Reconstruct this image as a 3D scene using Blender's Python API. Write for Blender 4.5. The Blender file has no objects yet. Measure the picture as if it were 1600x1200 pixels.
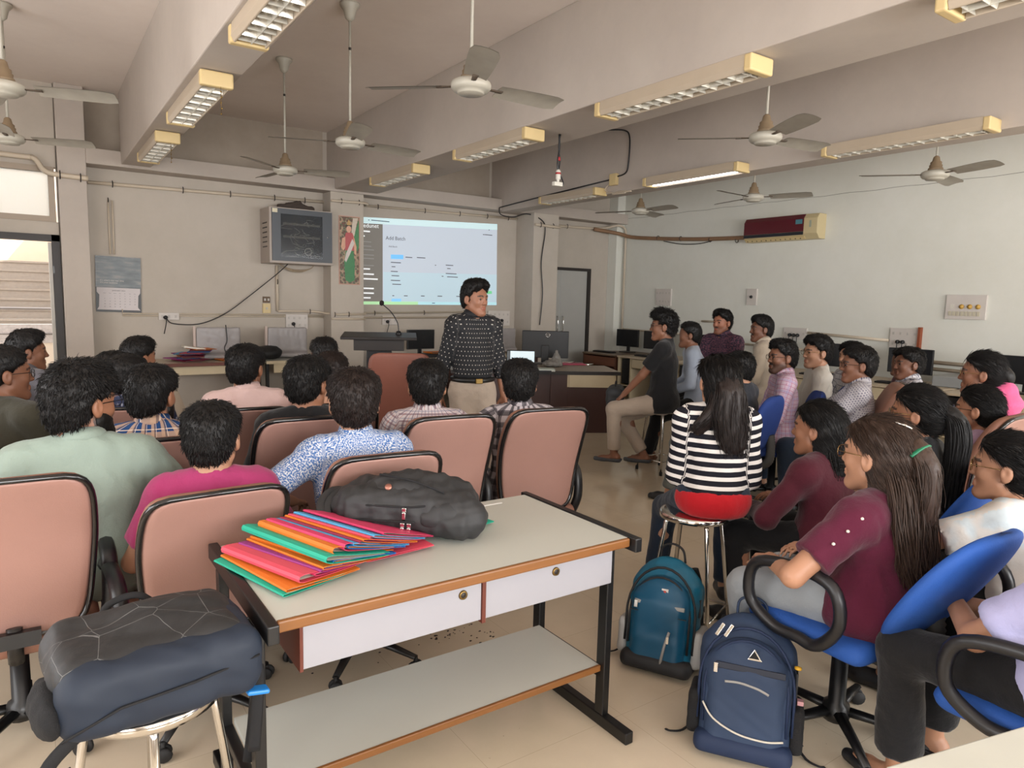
import bpy, bmesh, math, random
import numpy as np
from mathutils import Matrix, Vector
SC = bpy.context.scene
COL = SC.collection
PI = math.pi
# ---------------------------------------------------------------- camera
cam_d = bpy.data.cameras.new('camera'); cam = bpy.data.objects.new('camera', cam_d); COL.objects.link(cam)
CX = np.array([0.8232, -0.5672, 0.0248]); CY = np.array([-0.0471, -0.1115, -0.9926]); CZ = np.cross(CX, CY)
cam.matrix_world = Matrix(((CX[0], -CY[0], -CZ[0], 0), (CX[1], -CY[1], -CZ[1], 0), (CX[2], -CY[2], -CZ[2], 1.57), (0, 0, 0, 1)))
cam_d.sensor_width = 36; cam_d.lens = 24.4; cam_d.clip_start = 0.05; cam_d.clip_end = 200
SC.camera = cam
# ---------------------------------------------------------------- world, lights, exposure
SC.view_settings.view_transform = 'Standard'; SC.view_settings.look = 'None'
SC.view_settings.exposure = 0.0; SC.view_settings.gamma = 1; SC.view_settings.use_curve_mapping = False
w = bpy.data.worlds.new('world'); SC.world = w; w.use_nodes = True
bg = w.node_tree.nodes['Background']; bg.inputs[0].default_value = (0.93, 0.95, 1.0, 1); bg.inputs[1].default_value = 4.0
def light(name, kind, loc, energy, color, size=None, rot=None, sy=None, angle=None):
    d = bpy.data.lights.new(name, kind); d.energy = energy; d.color = color
    if kind == 'AREA':
        d.shape = 'RECTANGLE'; d.size = size; d.size_y = sy or size
    if kind == 'SUN': d.angle = angle or 0.01
    o = bpy.data.objects.new(name, d); COL.objects.link(o); o.location = loc
    if rot: o.rotation_euler = rot
    return o
# daylight through the side windows on the left wall and through the windows behind the camera
WARM = (1.0, 0.94, 0.885); NEUT = (1.0, 0.99, 0.975)
for yy in (-1.2, 1.9, 5.0):
    light('window_daylight', 'AREA', (-2.42, yy, 1.75), 50, WARM, 2.2, (0, -PI/2-.30, 0), 2.3)
for xx in (0.2, 3.2, 6.6):
    light('rear_window_daylight', 'AREA', (xx, -3.4, 1.9), 200, NEUT, 2.3, (PI/2+.42, 0, 0), 1.7)
sun = light('sun', 'SUN', (-6, 14, 12), 7.0, (1.0, 0.86, 0.72), rot=(0.75, 0.25, 0.55), angle=0.01)

# ---------------------------------------------------------------- material helpers
def lin(c):
    if isinstance(c, str):
        c = [int(c[i:i+2], 16)/255 for i in (0, 2, 4)]
    return tuple((x/12.92 if x <= .04045 else ((x+.055)/1.055)**2.4) for x in c[:3]) + (1,)
class NT:
    def __init__(s, name):
        s.m = bpy.data.materials.new(name); s.m.use_nodes = True; s.t = s.m.node_tree
        s.b = s.t.nodes['Principled BSDF']; s.out = s.t.nodes['Material Output']
    def n(s, typ, ins=None, **kw):
        nd = s.t.nodes.new(typ)
        for k, v in kw.items(): setattr(nd, k, v)
        for k, v in (ins or {}).items():
            if isinstance(v, bpy.types.NodeSocket): s.t.links.new(v, nd.inputs[k])
            else: nd.inputs[k].default_value = v
        return nd
    def set(s, k, v):
        if isinstance(v, bpy.types.NodeSocket): s.t.links.new(v, s.b.inputs[k])
        else: s.b.inputs[k].default_value = v
    def math(s, op, a, b=0.0, c=None):
        ins = {0: a, 1: b}
        if c is not None: ins[2] = c
        return s.n('ShaderNodeMath', ins, operation=op).outputs[0]
    def mix(s, f, a, b):
        nd = s.n('ShaderNodeMix', data_type='RGBA'); 
        for i, v in ((0, f), (6, a), (7, b)):
            if isinstance(v, bpy.types.NodeSocket): s.t.links.new(v, nd.inputs[i])
            else: nd.inputs[i].default_value = v
        return nd.outputs[2]
    def obj(s): return s.n('ShaderNodeTexCoord').outputs['Object']
    def noise(s, scale, detail=3, vec=None, rough=.5):
        nd = s.n('ShaderNodeTexNoise', {'Scale': scale, 'Detail': detail, 'Roughness': rough})
        s.t.links.new(vec or s.obj(), nd.inputs['Vector']); return nd.outputs['Fac']
    def bump(s, h, strength=.2, dist=.01):
        nd = s.n('ShaderNodeBump', {'Strength': strength, 'Distance': dist, 'Height': h}); s.set('Normal', nd.outputs[0])
MATS = {}
def mat(name, color, rough=.6, metal=0, var=.06, vscale=6, bump=0, bscale=60, spec=.5, emit=None, alpha=None, coat=0):
    if name in MATS: return MATS[name]
    t = NT(name); c = lin(color)
    if var:
        d = tuple(x*(1-var*2) for x in c[:3])+(1,); l = tuple(min(1, x*(1+var)) for x in c[:3])+(1,)
        t.set('Base Color', t.mix(t.noise(vscale, 4), d, l))
    else: t.set('Base Color', c)
    t.set('Roughness', rough); t.set('Metallic', metal); t.set('Specular IOR Level', spec)
    if coat: t.set('Coat Weight', coat)
    if bump: t.bump(t.noise(bscale, 4), bump, .004)
    if emit: t.set('Emission Color', c); t.set('Emission Strength', emit)
    if alpha is not None: t.set('Alpha', alpha)
    MATS[name] = t.m; return t.m
def wood(name, c1, c2, rough=.45, axis=0, scale=14):
    if name in MATS: return MATS[name]
    t = NT(name); mp = t.n('ShaderNodeMapping'); t.t.links.new(t.obj(), mp.inputs[0])
    sc = [scale]*3; sc[axis] = scale*.08; mp.inputs['Scale'].default_value = sc
    t.set('Base Color', t.mix(t.noise(1.0, 6, mp.outputs[0], .65), lin(c1), lin(c2))); t.set('Roughness', rough)
    MATS[name] = t.m; return t.m

# ---------------------------------------------------------------- object helpers
def tag(o, label=None, cat=None, group=None, kind=None):
    if label: o['label'] = label
    if cat: o['category'] = cat
    if group: o['group'] = group
    if kind: o['kind'] = kind
    return o
def thing(name, label, cat, loc=(0, 0, 0), rz=0, group=None):
    o = bpy.data.objects.new(name, None); COL.objects.link(o); o.empty_display_size = .05
    o.location = loc; o.rotation_euler = (0, 0, rz); return tag(o, label, cat, group)
def new_obj(name, me, parent=None):
    o = bpy.data.objects.new(name, me); COL.objects.link(o)
    if parent is not None: o.parent = parent
    return o
def copy_tree(o, parent=None):
    c = o.copy(); COL.objects.link(c)
    if parent is not None: c.parent = parent
    for ch in o.children: copy_tree(ch, c)
    return c
def catmull(P, n=6, closed=False):
    P = [np.array(p, float) for p in P]
    if len(P) < 3: return P
    out = []; N = len(P); rng = range(N if closed else N-1)
    for i in rng:
        if closed: a, b, c, d = P[(i-1) % N], P[i], P[(i+1) % N], P[(i+2) % N]
        else: a, b, c, d = P[max(i-1, 0)], P[i], P[i+1], P[min(i+2, N-1)]
        for j in range(n):
            t = j/n
            out.append(.5*((2*b)+(-a+c)*t+(2*a-5*b+4*c-d)*t*t+(-a+3*b-3*c+d)*t**3))
    if not closed: out.append(P[-1])
    return out
class MB:
    """collects shapes; build() links them as one mesh object"""
    def __init__(s): s.v = []; s.f = []; s.mi = []; s.cur = 0; s.sm = []; s.smooth = False
    def add(s, vs, fs, smooth=None):
        o = len(s.v); s.v += [tuple(map(float, v)) for v in vs]; s.f += [tuple(i+o for i in f) for f in fs]
        s.mi += [s.cur]*len(fs); s.sm += [s.smooth if smooth is None else smooth]*len(fs); return s
    def box(s, c, size, R=None, taper=1.0):
        hx, hy, hz = [a/2 for a in size]
        vs = [Vector((x*(taper if z > 0 else 1), y*(taper if z > 0 else 1), z)) for x, y, z in [(-hx, -hy, -hz), (hx, -hy, -hz), (hx, hy, -hz), (-hx, hy, -hz), (-hx, -hy, hz), (hx, -hy, hz), (hx, hy, hz), (-hx, hy, hz)]]
        if R is not None: vs = [R @ v for v in vs]
        return s.add([v+Vector(c) for v in vs], [(3, 2, 1, 0), (4, 5, 6, 7), (0, 1, 5, 4), (1, 2, 6, 5), (2, 3, 7, 6), (3, 0, 4, 7)], False)
    def bb(s, x0, x1, y0, y1, z0, z1): return s.box(((x0+x1)/2, (y0+y1)/2, (z0+z1)/2), (abs(x1-x0), abs(y1-y0), abs(z1-z0)))
    def tube(s, P, r, n=8, closed=False, flat=1.0, up=(0, 0, 1), caps=True, smooth=True):
        P = [np.array(p, float) for p in P]; m = len(P); R = r if hasattr(r, '__len__') else [r]*m
        vs = []; prev = None
        for i in range(m):
            if closed: t = P[(i+1) % m]-P[i-1]
            else: t = P[min(i+1, m-1)]-P[max(i-1, 0)]
            t = t/(np.linalg.norm(t)+1e-12)
            if prev is None:
                u = np.array(up, float); u = u-t*(u@t)
                if np.linalg.norm(u) < 1e-3: u = np.array((1.0, 0, 0)); u = u-t*(u@t)
            else: u = prev-t*(prev@t)
            u = u/(np.linalg.norm(u)+1e-12); prev = u; w_ = np.cross(t, u)
            for k in range(n):
                a = 2*PI*k/n; vs.append(P[i]+R[i]*(math.cos(a)*u*flat+math.sin(a)*w_))
        fs = []
        for i in range(m if closed else m-1):
            j = (i+1) % m
            for k in range(n): k2 = (k+1) % n; fs.append((i*n+k, i*n+k2, j*n+k2, j*n+k))
        s.add(vs, fs, smooth)
        if caps and not closed: s.add([vs[k] for k in range(n)][::-1], [tuple(range(n))], False); s.add([vs[(m-1)*n+k] for k in range(n)], [tuple(range(n))], False)
        return s
    def lathe(s, prof, n=20, c=(0, 0, 0), R=None, smooth=True):
        vs = []
        for (r, z) in prof:
            for k in range(n):
                a = 2*PI*k/n; v = Vector((r*math.cos(a), r*math.sin(a), z)); v = R @ v if R is not None else v; vs.append(v+Vector(c))
        fs = [(i*n+k, i*n+(k+1) % n, (i+1)*n+(k+1) % n, (i+1)*n+k) for i in range(len(prof)-1) for k in range(n)]
        fs.append(tuple(range(n))[::-1]); fs.append(tuple((len(prof)-1)*n+k for k in range(n)))
        return s.add(vs, fs, smooth)
    def prism(s, pts, d, axis=1, c=(0, 0, 0)):
        """outline pts (a,b) extruded by d along axis"""
        n = len(pts); vs = []
        for e in (0, d):
            for a, b in pts:
                v = {0: (e, a, b), 1: (a, e, b), 2: (a, b, e)}[axis]; vs.append((v[0]+c[0], v[1]+c[1], v[2]+c[2]))
        fs = [tuple(range(n)), tuple(range(2*n-1, n-1, -1))]+[(i, i+n, (i+1) % n+n, (i+1) % n) for i in range(n)]
        return s.add(vs, fs, False)
    def grid(s, F, nu, nv, smooth=True, closeu=False):
        vs = [F(i/nu, j/nv) for j in range(nv+1) for i in range(nu+1)]
        fs = [(j*(nu+1)+i, j*(nu+1)+i+1, (j+1)*(nu+1)+i+1, (j+1)*(nu+1)+i) for j in range(nv) for i in range(nu)]
        return s.add(vs, fs, smooth)
    def build(s, name, mats, parent=None, bevel=0, label=None, cat=None, group=None, kind=None, loc=None, fix=True, seg=2):
        me = bpy.data.meshes.new(name); me.from_pydata(s.v, [], s.f)
        if not isinstance(mats, (list, tuple)): mats = [mats]
        for m in mats: me.materials.append(m)
        if len(mats) > 1: me.polygons.foreach_set('material_index', s.mi)
        me.polygons.foreach_set('use_smooth', s.sm)
        if fix:
            bm = bmesh.new(); bm.from_mesh(me); bmesh.ops.remove_doubles(bm, verts=bm.verts, dist=1e-5)
            bmesh.ops.recalc_face_normals(bm, faces=bm.faces); bm.to_mesh(me); bm.free()
        o = new_obj(name, me, parent)
        if loc is not None: o.location = loc
        if bevel:
            b = o.modifiers.new('bevel', 'BEVEL'); b.width = bevel; b.segments = seg; b.limit_method = 'ANGLE'; b.angle_limit = .7
        return tag(o, label, cat, group, kind)
def text_mesh(txt, size, mt, parent, M, name='lettering', depth=.0004, align='LEFT', label=None):
    cu = bpy.data.curves.new('t', 'FONT'); cu.body = txt; cu.size = size; cu.extrude = depth; cu.align_x = align; cu.resolution_u = 2
    to = bpy.data.objects.new('t', cu); COL.objects.link(to)
    me = bpy.data.meshes.new_from_object(to.evaluated_get(bpy.context.evaluated_depsgraph_get()))
    bpy.data.objects.remove(to); me.materials.clear(); me.materials.append(mt)
    o = new_obj(name, me, parent); o.matrix_local = M
    return tag(o, label)
FRONT = Matrix(((1, 0, 0, 0), (0, 0, -1, 0), (0, 1, 0, 0), (0, 0, 0, 1)))   # text in the xz plane read from -y
def at_front(x, y, z): return Matrix.Translation((x, y, z)) @ FRONT

# ---------------------------------------------------------------- signed distance surfacing
def axis(lo, hi, coarse, zones=()):
    p = [lo]
    while p[-1] < hi:
        x = p[-1]; st = coarse
        for a, b, f in zones:
            if a-1e-9 <= x <= b: st = min(st, f)
            elif a > x and x+st > a: st = max(min(st, a-x), f*.5)
        p.append(x+st)
    return np.array(p, np.float32)
class Field:
    def __init__(s, X, Y, Z):
        s.ax = (X, Y, Z); s.D = np.full((len(X), len(Y), len(Z)), 1.0, np.float32)
    def blk(s, lo, hi):
        sl = tuple(slice(max(0, int(np.searchsorted(a, l))-1), int(np.searchsorted(a, h))+1) for a, l, h in zip(s.ax, lo, hi))
        x, y, z = [a[q] for a, q in zip(s.ax, sl)]
        return sl, x[:, None, None], y[None, :, None], z[None, None, :]
    def comb(s, sl, d, k, op):
        A = s.D[sl]
        if op == 'u':
            if k > 0: h = np.maximum(k-np.abs(A-d), 0); s.D[sl] = np.minimum(A, d)-h*h/(4*k)
            else: s.D[sl] = np.minimum(A, d)
        else:
            d = -d
            if k > 0: h = np.maximum(k-np.abs(A-d), 0); s.D[sl] = np.maximum(A, d)+h*h/(4*k)
            else: s.D[sl] = np.maximum(A, d)
    def cap(s, a, b, ra, rb=None, k=.02, op='u', infl=0):
        a = np.asarray(a, float); b = np.asarray(b, float); rb = ra if rb is None else rb; ra += infl; rb += infl
        m = max(ra, rb)+k+.03
        sl, x, y, z = s.blk(np.minimum(a, b)-m, np.maximum(a, b)+m)
        v = b-a; L2 = float(v@v)+1e-12
        px, py, pz = x-a[0], y-a[1], z-a[2]
        t = np.clip((px*v[0]+py*v[1]+pz*v[2])/L2, 0, 1)
        d = np.sqrt((px-t*v[0])**2+(py-t*v[1])**2+(pz-t*v[2])**2)-(ra+(rb-ra)*t)
        s.comb(sl, d, k, op)
    def ell(s, c, r, M=None, k=.02, op='u', infl=0):
        c = np.asarray(c, float); r = np.asarray(r, float)+infl; m = float(r.max())+k+.03
        sl, x, y, z = s.blk(c-m, c+m)
        px, py, pz = x-c[0], y-c[1], z-c[2]
        if M is not None:
            M = np.asarray(M); q = [px*M[0, i]+py*M[1, i]+pz*M[2, i] for i in range(3)]
        else: q = [px, py, pz]
        k0 = np.sqrt((q[0]/r[0])**2+(q[1]/r[1])**2+(q[2]/r[2])**2)
        k1 = np.sqrt((q[0]/r[0]**2)**2+(q[1]/r[1]**2)**2+(q[2]/r[2]**2)**2)+1e-9
        s.comb(sl, k0*(k0-1)/k1, k, op)
    def rbox(s, c, h, r=.01, M=None, k=0., op='u'):
        c = np.asarray(c, float); h = np.asarray(h, float); m = float(np.linalg.norm(h))+k+.03
        sl, x, y, z = s.blk(c-m, c+m); px, py, pz = x-c[0], y-c[1], z-c[2]
        if M is not None: M = np.asarray(M); q = [px*M[0, i]+py*M[1, i]+pz*M[2, i] for i in range(3)]
        else: q = [px+0*py+0*pz, py+0*px+0*pz, pz+0*px+0*py]
        e = [np.abs(a)-(b-r) for a, b in zip(q, h)]
        d = np.sqrt(sum(np.maximum(a, 0)**2 for a in e))+np.minimum(np.maximum(np.maximum(e[0], e[1]), e[2]), 0)-r
        s.comb(sl, d, k, op)
    def half(s, p, n, k=0.01):
        """keep the side of the plane opposite to n"""
        n = np.asarray(n, float); n = n/np.linalg.norm(n); X, Y, Z = s.ax
        d = (X[:, None, None]-p[0])*n[0]+(Y[None, :, None]-p[1])*n[1]+(Z[None, None, :]-p[2])*n[2]
        A = s.D; h = np.maximum(k-np.abs(A-d), 0) if k > 0 else 0
        s.D = (np.maximum(A, d)+(h*h/(4*k) if k > 0 else 0)).astype(np.float32)
    def mesh(s):
        D = s.D; X, Y, Z = s.ax
        D[0] = np.abs(D[0])+1e-3; D[-1] = np.abs(D[-1])+1e-3; D[:, 0] = np.abs(D[:, 0])+1e-3; D[:, -1] = np.abs(D[:, -1])+1e-3; D[:, :, 0] = np.abs(D[:, :, 0])+1e-3; D[:, :, -1] = np.abs(D[:, :, -1])+1e-3
        I = D < 0
        n = np.zeros(tuple(q-1 for q in D.shape), np.int8)
        for a in (0, 1):
            for b in (0, 1):
                for c in (0, 1): n += I[a:D.shape[0]-1+a, b:D.shape[1]-1+b, c:D.shape[2]-1+c]
        act = (n > 0) & (n < 8); ijk = np.argwhere(act); idx = np.full(act.shape, -1, np.int64); idx[act] = np.arange(len(ijk))
        i, j, k = ijk.T
        C = {}
        for a in (0, 1):
            for b in (0, 1):
                for c in (0, 1): C[a, b, c] = (D[i+a, j+b, k+c], X[i+a], Y[j+b], Z[k+c])
        S = np.zeros((len(ijk), 3)); cnt = np.zeros(len(ijk))
        for p in C:
            for q in C:
                if sum(abs(u-v) for u, v in zip(p, q)) == 1 and p < q:
                    dp, dq = C[p][0], C[q][0]; cr = (dp < 0) != (dq < 0); t = np.where(cr, dp/(dp-dq+1e-20), 0)
                    for e in range(3): S[:, e] += np.where(cr, C[p][e+1]+(C[q][e+1]-C[p][e+1])*t, 0)
                    cnt += cr
        V = S/np.maximum(cnt, 1)[:, None]; Fs = []
        for ax in range(3):
            sh = [slice(None)]*3; s1 = list(sh); s2 = list(sh); s1[ax] = slice(0, -1); s2[ax] = slice(1, None)
            A = I[tuple(s1)]; B = I[tuple(s2)]; e = np.argwhere(A != B)
            if not len(e): continue
            o1, o2 = [(1, 2), (2, 0), (0, 1)][ax]
            e = e[(e[:, o1] > 0) & (e[:, o2] > 0) & (e[:, o1] < D.shape[o1]-1) & (e[:, o2] < D.shape[o2]-1)]
            def g(d1, d2):
                q = e.copy(); q[:, o1] -= d1; q[:, o2] -= d2; return idx[q[:, 0], q[:, 1], q[:, 2]]
            Q = np.stack([g(1, 1), g(0, 1), g(0, 0), g(1, 0)], 1)
            ins = A[e[:, 0], e[:, 1], e[:, 2]]; Q[~ins] = Q[~ins][:, ::-1]; Fs.append(Q)
        Fa = np.concatenate(Fs) if Fs else np.zeros((0, 4), int)
        return V, Fa
def normals(V, F):
    n = np.cross(V[F[:, 2]]-V[F[:, 0]], V[F[:, 3]]-V[F[:, 1]]); N = np.zeros_like(V)
    for e in range(3):
        for c in range(4): N[:, e] += np.bincount(F[:, c], n[:, e], len(V))
    return N/(np.linalg.norm(N, axis=1)[:, None]+1e-12)
def relax(V, F, it=1, w=.5):
    for _ in range(it):
        S = np.zeros_like(V); c = np.zeros(len(V))
        for a in range(4):
            b = (a+1) % 4
            for e in range(3): S[:, e] += np.bincount(F[:, a], V[F[:, b], e], len(V))
            c += np.bincount(F[:, a], minlength=len(V))
            for e in range(3): S[:, e] += np.bincount(F[:, b], V[F[:, a], e], len(V))
            c += np.bincount(F[:, b], minlength=len(V))
        V = V*(1-w)+w*S/np.maximum(c, 1)[:, None]
    return V
def np_mesh(name, V, F, mats, parent=None, attrs=None, mi=None):
    me = bpy.data.meshes.new(name); me.vertices.add(len(V)); me.vertices.foreach_set('co', np.asarray(V, np.float32).ravel())
    k = F.shape[1]; me.loops.add(F.size); me.loops.foreach_set('vertex_index', F.astype(np.int32).ravel())
    me.polygons.add(len(F)); me.polygons.foreach_set('loop_start', np.arange(len(F), dtype=np.int32)*k)
    me.polygons.foreach_set('use_smooth', np.ones(len(F), bool))
    for m in (mats if isinstance(mats, (list, tuple)) else [mats]): me.materials.append(m)
    if mi is not None: me.polygons.foreach_set('material_index', mi.astype(np.int32))
    for nm, (typ, arr) in (attrs or {}).items():
        a = me.attributes.new(nm, typ, 'POINT')
        if typ == 'FLOAT_COLOR': a.data.foreach_set('color', np.asarray(arr, np.float32).ravel())
        else: a.data.foreach_set('vector', np.asarray(arr, np.float32).ravel())
    me.update(); me.validate()
    return new_obj(name, me, parent)
def wob(V, f, seed=0, st=(1, 1, 1)):
    """cheap smooth noise in about [-1,1]"""
    r = np.random.RandomState(seed); out = 0; P = V*np.array(st)
    for o in range(4):
        k1 = r.normal(size=3)*f*(1+o*.6); k2 = r.normal(size=3)*f*(1+o*.5)
        out = out+np.sin(P@k1+1.7*np.sin(P@k2+r.rand()*6)+r.rand()*6)/(1+o*.6)
    return out/2.2
# ================================================================ the setting
def wallmat(name, c1, c2, rough=.75, low=None):
    t = NT(name)
    n1 = t.noise(1.1, 5, rough=.6); n2 = t.noise(9, 5, rough=.7)
    f = t.math('ADD', t.math('MULTIPLY', n1, .75), t.math('MULTIPLY', n2, .25))
    r = t.n('ShaderNodeMapRange', {0: f, 1: .35, 2: .65})
    t.set('Base Color', t.mix(r.outputs[0], lin(c1), lin(c2))); t.set('Roughness', rough); t.set('Specular IOR Level', .3)
    t.bump(t.noise(30, 5), .08, .004); MATS[name] = t.m; return t.m
M_wallG = wallmat('pale_green_wall_lightened', 'd2d2c8', 'dadad2')  # pale green, lightened: the brighter light on the right wall is in the colour
M_wall = wallmat('cream_wall_darkened', 'b0a79b', 'bab1a6')  # cream, darkened: the weaker light on left and front is in the colour
M_beam = wallmat('painted_beam', 'aea49b', 'b8aea4')
M_ceil = wallmat('painted_ceiling', 'd6cac1', 'ded3ca')
M_niche = wallmat('niche_band', '9a8e80', 'a89c8e')
def floor_mat():
    t = NT('vitrified_tiles'); br = t.n('ShaderNodeTexBrick', offset=0.0)
    t.t.links.new(t.obj(), br.inputs['Vector']); br.inputs['Scale'].default_value = 1.0
    for k, v in (('Brick Width', .6), ('Row Height', .6), ('Mortar Size', .0012), ('Mortar Smooth', .3)): br.inputs[k].default_value = v
    br.inputs['Color1'].default_value = lin('cfc0a8'); br.inputs['Color2'].default_value = lin('d1c2ab'); br.inputs['Mortar'].default_value = lin('b5a68f')
    n = t.noise(3, 6, rough=.65)
    r = t.n('ShaderNodeMapRange', {0: n, 1: .3, 2: .75, 3: .0, 4: .35})
    c = t.mix(r.outputs[0], br.outputs['Color'], lin('b0a28c'))
    sp = t.noise(40, 2); s2 = t.n('ShaderNodeMapRange', {0: sp, 1: .76, 2: .79}); c = t.mix(t.math('MULTIPLY', s2.outputs[0], .4), c, lin('4d453b'))
    t.set('Base Color', c)
    t.set('Roughness', t.n('ShaderNodeMapRange', {0: n, 3: .10, 4: .24}).outputs[0]); t.set('Specular IOR Level', .6)
    return t.m
M_floor = floor_mat()
M_white = mat('white_plastic', 'cfcbc0', .45, var=.05); M_cream = mat('aged_cream_plastic', 'd3bd8c', .5, var=.08)
M_black = mat('black_plastic', '17171a', .38, var=.05); M_blackm = mat('black_enamelled_steel', '0c0c0d', .42, var=.1, coat=.1)
M_chrome = mat('chrome', 'd8d6d2', .12, 1.0, var=.02); M_brass = mat('worn_brass', '8a7042', .35, 1, var=.1)
M_pipe = mat('pvc_conduit', 'c6b8a4', .5, var=.1, vscale=3)
M_dark = mat('dark_paint', '26201e', .5)
M_grey = mat('grey_paint', '93918c', .5)
def struct(name, mb, m, parent=None, **k):
    o = mb.build(name, m, parent, **k)
    if parent is None: o['kind'] = 'structure'
    return o
def S(name, m, *boxes, parent=None, bevel=0):
    b = MB()
    for q in boxes: b.bb(*q)
    return struct(name, b, m, parent, bevel=bevel, fix=False)
ZC = 3.78; YW = 9.5; YF = 9.2
S('floor', M_floor, (-2.6, 9.0, -3.6, 9.35, -.12, 0), (.3, 9.0, 9.35, 9.7, -.12, 0))
S('ceiling', M_ceil, (-2.6, 9.0, -3.6, 9.8, ZC, ZC+.15))
S('wall_right', M_wallG, (8.8, 8.95, -3.6, 9.8, 0, ZC))
# right wall crack line where the beam meets the brickwork
b = MB()
for i in range(60):
    y = -1+i*.18; z = 3.07+.006*math.sin(i*1.7); b.tube([(8.7995, y, z), (8.7995, y+.18, 3.07+.006*math.sin((i+1)*1.7))], .0022, 4, caps=False)
struct('trim_1', b, mat('crack_line', '6f6b62', .9))
# left wall with three large windows (outside the frame, the daylight comes from here)
wy = [(-2.3, -.1), (.8, 3.0), (3.9, 6.1)]
bx = [(-2.6, -2.45, -3.6, 9.5, 0, .6), (-2.6, -2.45, -3.6, 9.5, 2.9, ZC)]; py = -3.6
for a, c in wy: bx.append((-2.6, -2.45, py, a, .6, 2.9)); py = c
bx.append((-2.6, -2.45, py, 9.5, .6, 2.9)); S('wall_left', M_wall, *bx)
for i, (a, c) in enumerate(wy):
    b = MB(); b.bb(-2.56, -2.5, a, c, .6, .65).bb(-2.56, -2.5, a, c, 2.85, 2.9).bb(-2.56, -2.5, a, a+.05, .65, 2.85).bb(-2.56, -2.5, c-.05, c, .65, 2.85).bb(-2.56, -2.5, (a+c)/2-.02, (a+c)/2+.02, .65, 2.85)
    struct('window_%d' % (i+2), b, M_cream)
wx = [(-1, 1.4), (2.0, 4.4), (5.4, 7.8)]
bx = [(-2.6, 9, -3.6, -3.45, 0, .95), (-2.6, 9, -3.6, -3.45, 2.85, ZC)]; px = -2.6
for a, c in wx: bx.append((px, a, -3.6, -3.45, .95, 2.85)); px = c
bx.append((px, 9, -3.6, -3.45, .95, 2.85)); S('wall_back', M_wall, *bx)
# front wall: recessed panels between the columns
S('wall_front', M_wall, (.3, 7.22, YW, YW+.25, 0, ZC), (8.19, 9.0, YW, YW+.25, 0, ZC), (7.22, 8.19, YW, YW+.25, 2.17, ZC))
S('wall_front_left', M_wall, (-.02+.32, .33, 9.35, YW, 0, ZC), (-2.6, .3, 9.3, 9.45, 2.17, 2.31), (-2.6, .3, 9.3, 9.45, 2.9, ZC), (-2.6, -1.0, 9.3, 9.45, 0, 2.9))
# niches above the front beam (darker, browner band)
S('trim_2', M_niche, (.60, 1.0, YW-.012, YW, 3.15, 3.74)); S('trim_3', M_niche, (1.24, 3.36, YW-.012, YW, 3.15, ZC)); S('trim_4', M_niche, (4.05, 6.05, YW-.012, YW, 3.15, ZC))
# columns
S('column_left', M_beam, (.31, .58, YF, YW, 0, ZC), bevel=.008)['kind'] = 'structure'
S('column_middle', M_wall, (3.36, 3.83, YF, YW, 0, 2.968), bevel=.005)
S('column_right', M_wall, (6.60, 7.10, 9.02, YW, 0, 2.968), bevel=.005)
S('column_corner', M_wallG, (8.62, 8.8, 9.28, YW, 0, ZC), bevel=.006)
# beams
S('beam_front', M_beam, (.58, 8.8, YF, YW, 2.97, 3.14), bevel=.006)
S('beam_left', M_beam, (.92, 1.22, -3.5, YF, 3.0, ZC), bevel=.008)
S('beam_middle', M_beam, (3.42, 4.03, -3.5, YF-.002, 3.0, ZC), (3.42, 4.03, YF-.002, YW, 3.142, ZC), bevel=.008)
S('beam_right', M_beam, (6.10, 6.36, -3.5, YF-.002, 2.95, ZC), (6.10, 6.36, YF-.002, YW, 3.142, ZC))
for o in list(COL.objects):
    if o.name.startswith(('column', 'beam')): o.name = {'column_left': 'trim_5', 'column_middle': 'trim_6', 'column_right': 'trim_7', 'column_corner': 'trim_8', 'beam_front': 'trim_9', 'beam_left': 'trim_10', 'beam_middle': 'trim_11', 'beam_right': 'trim_12'}[o.name]; o['kind'] = 'structure'
# doorway left with dark frame, open grey shutter leaf and transom window
b = MB(); b.bb(.225, .30, 9.27, 9.42, 0, 2.17).bb(-1.0, .30, 9.27, 9.42, 2.10, 2.17)
d1 = struct('door_1', b, M_dark)
b = MB(); b.bb(.19, .222, 9.28, 9.41, 0.0, 2.085); b.build('door_edge_strip', mat('pale_steel', 'a9a49b', .4), d1)
b = MB()
for z in (.9, 1.15, 1.75): b.bb(.222, .24, 9.262, 9.27, z, z+.08)
b.build('door_hinge', M_blackm, d1)
b = MB(); b.bb(-1.0, .28, 9.28, 9.40, 2.31, 2.37).bb(-1.0, .28, 9.28, 9.40, 2.84, 2.9).bb(.22, .28, 9.28, 9.40, 2.37, 2.84).bb(-1.0, -.94, 9.28, 9.40, 2.37, 2.84)
wn = struct('window_1', b, mat('transom_frame', '9c8d7c', .5))
t = NT('frosted_pane'); t.set('Base Color', lin('cfd6d8')); t.set('Roughness', .45); t.set('Transmission Weight', .7); t.bump(t.noise(90, 3), .3, .003)
b = MB(); b.bb(-.94, .22, 9.335, 9.341, 2.37, 2.84); b.build('pane', t.m, wn)
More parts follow.
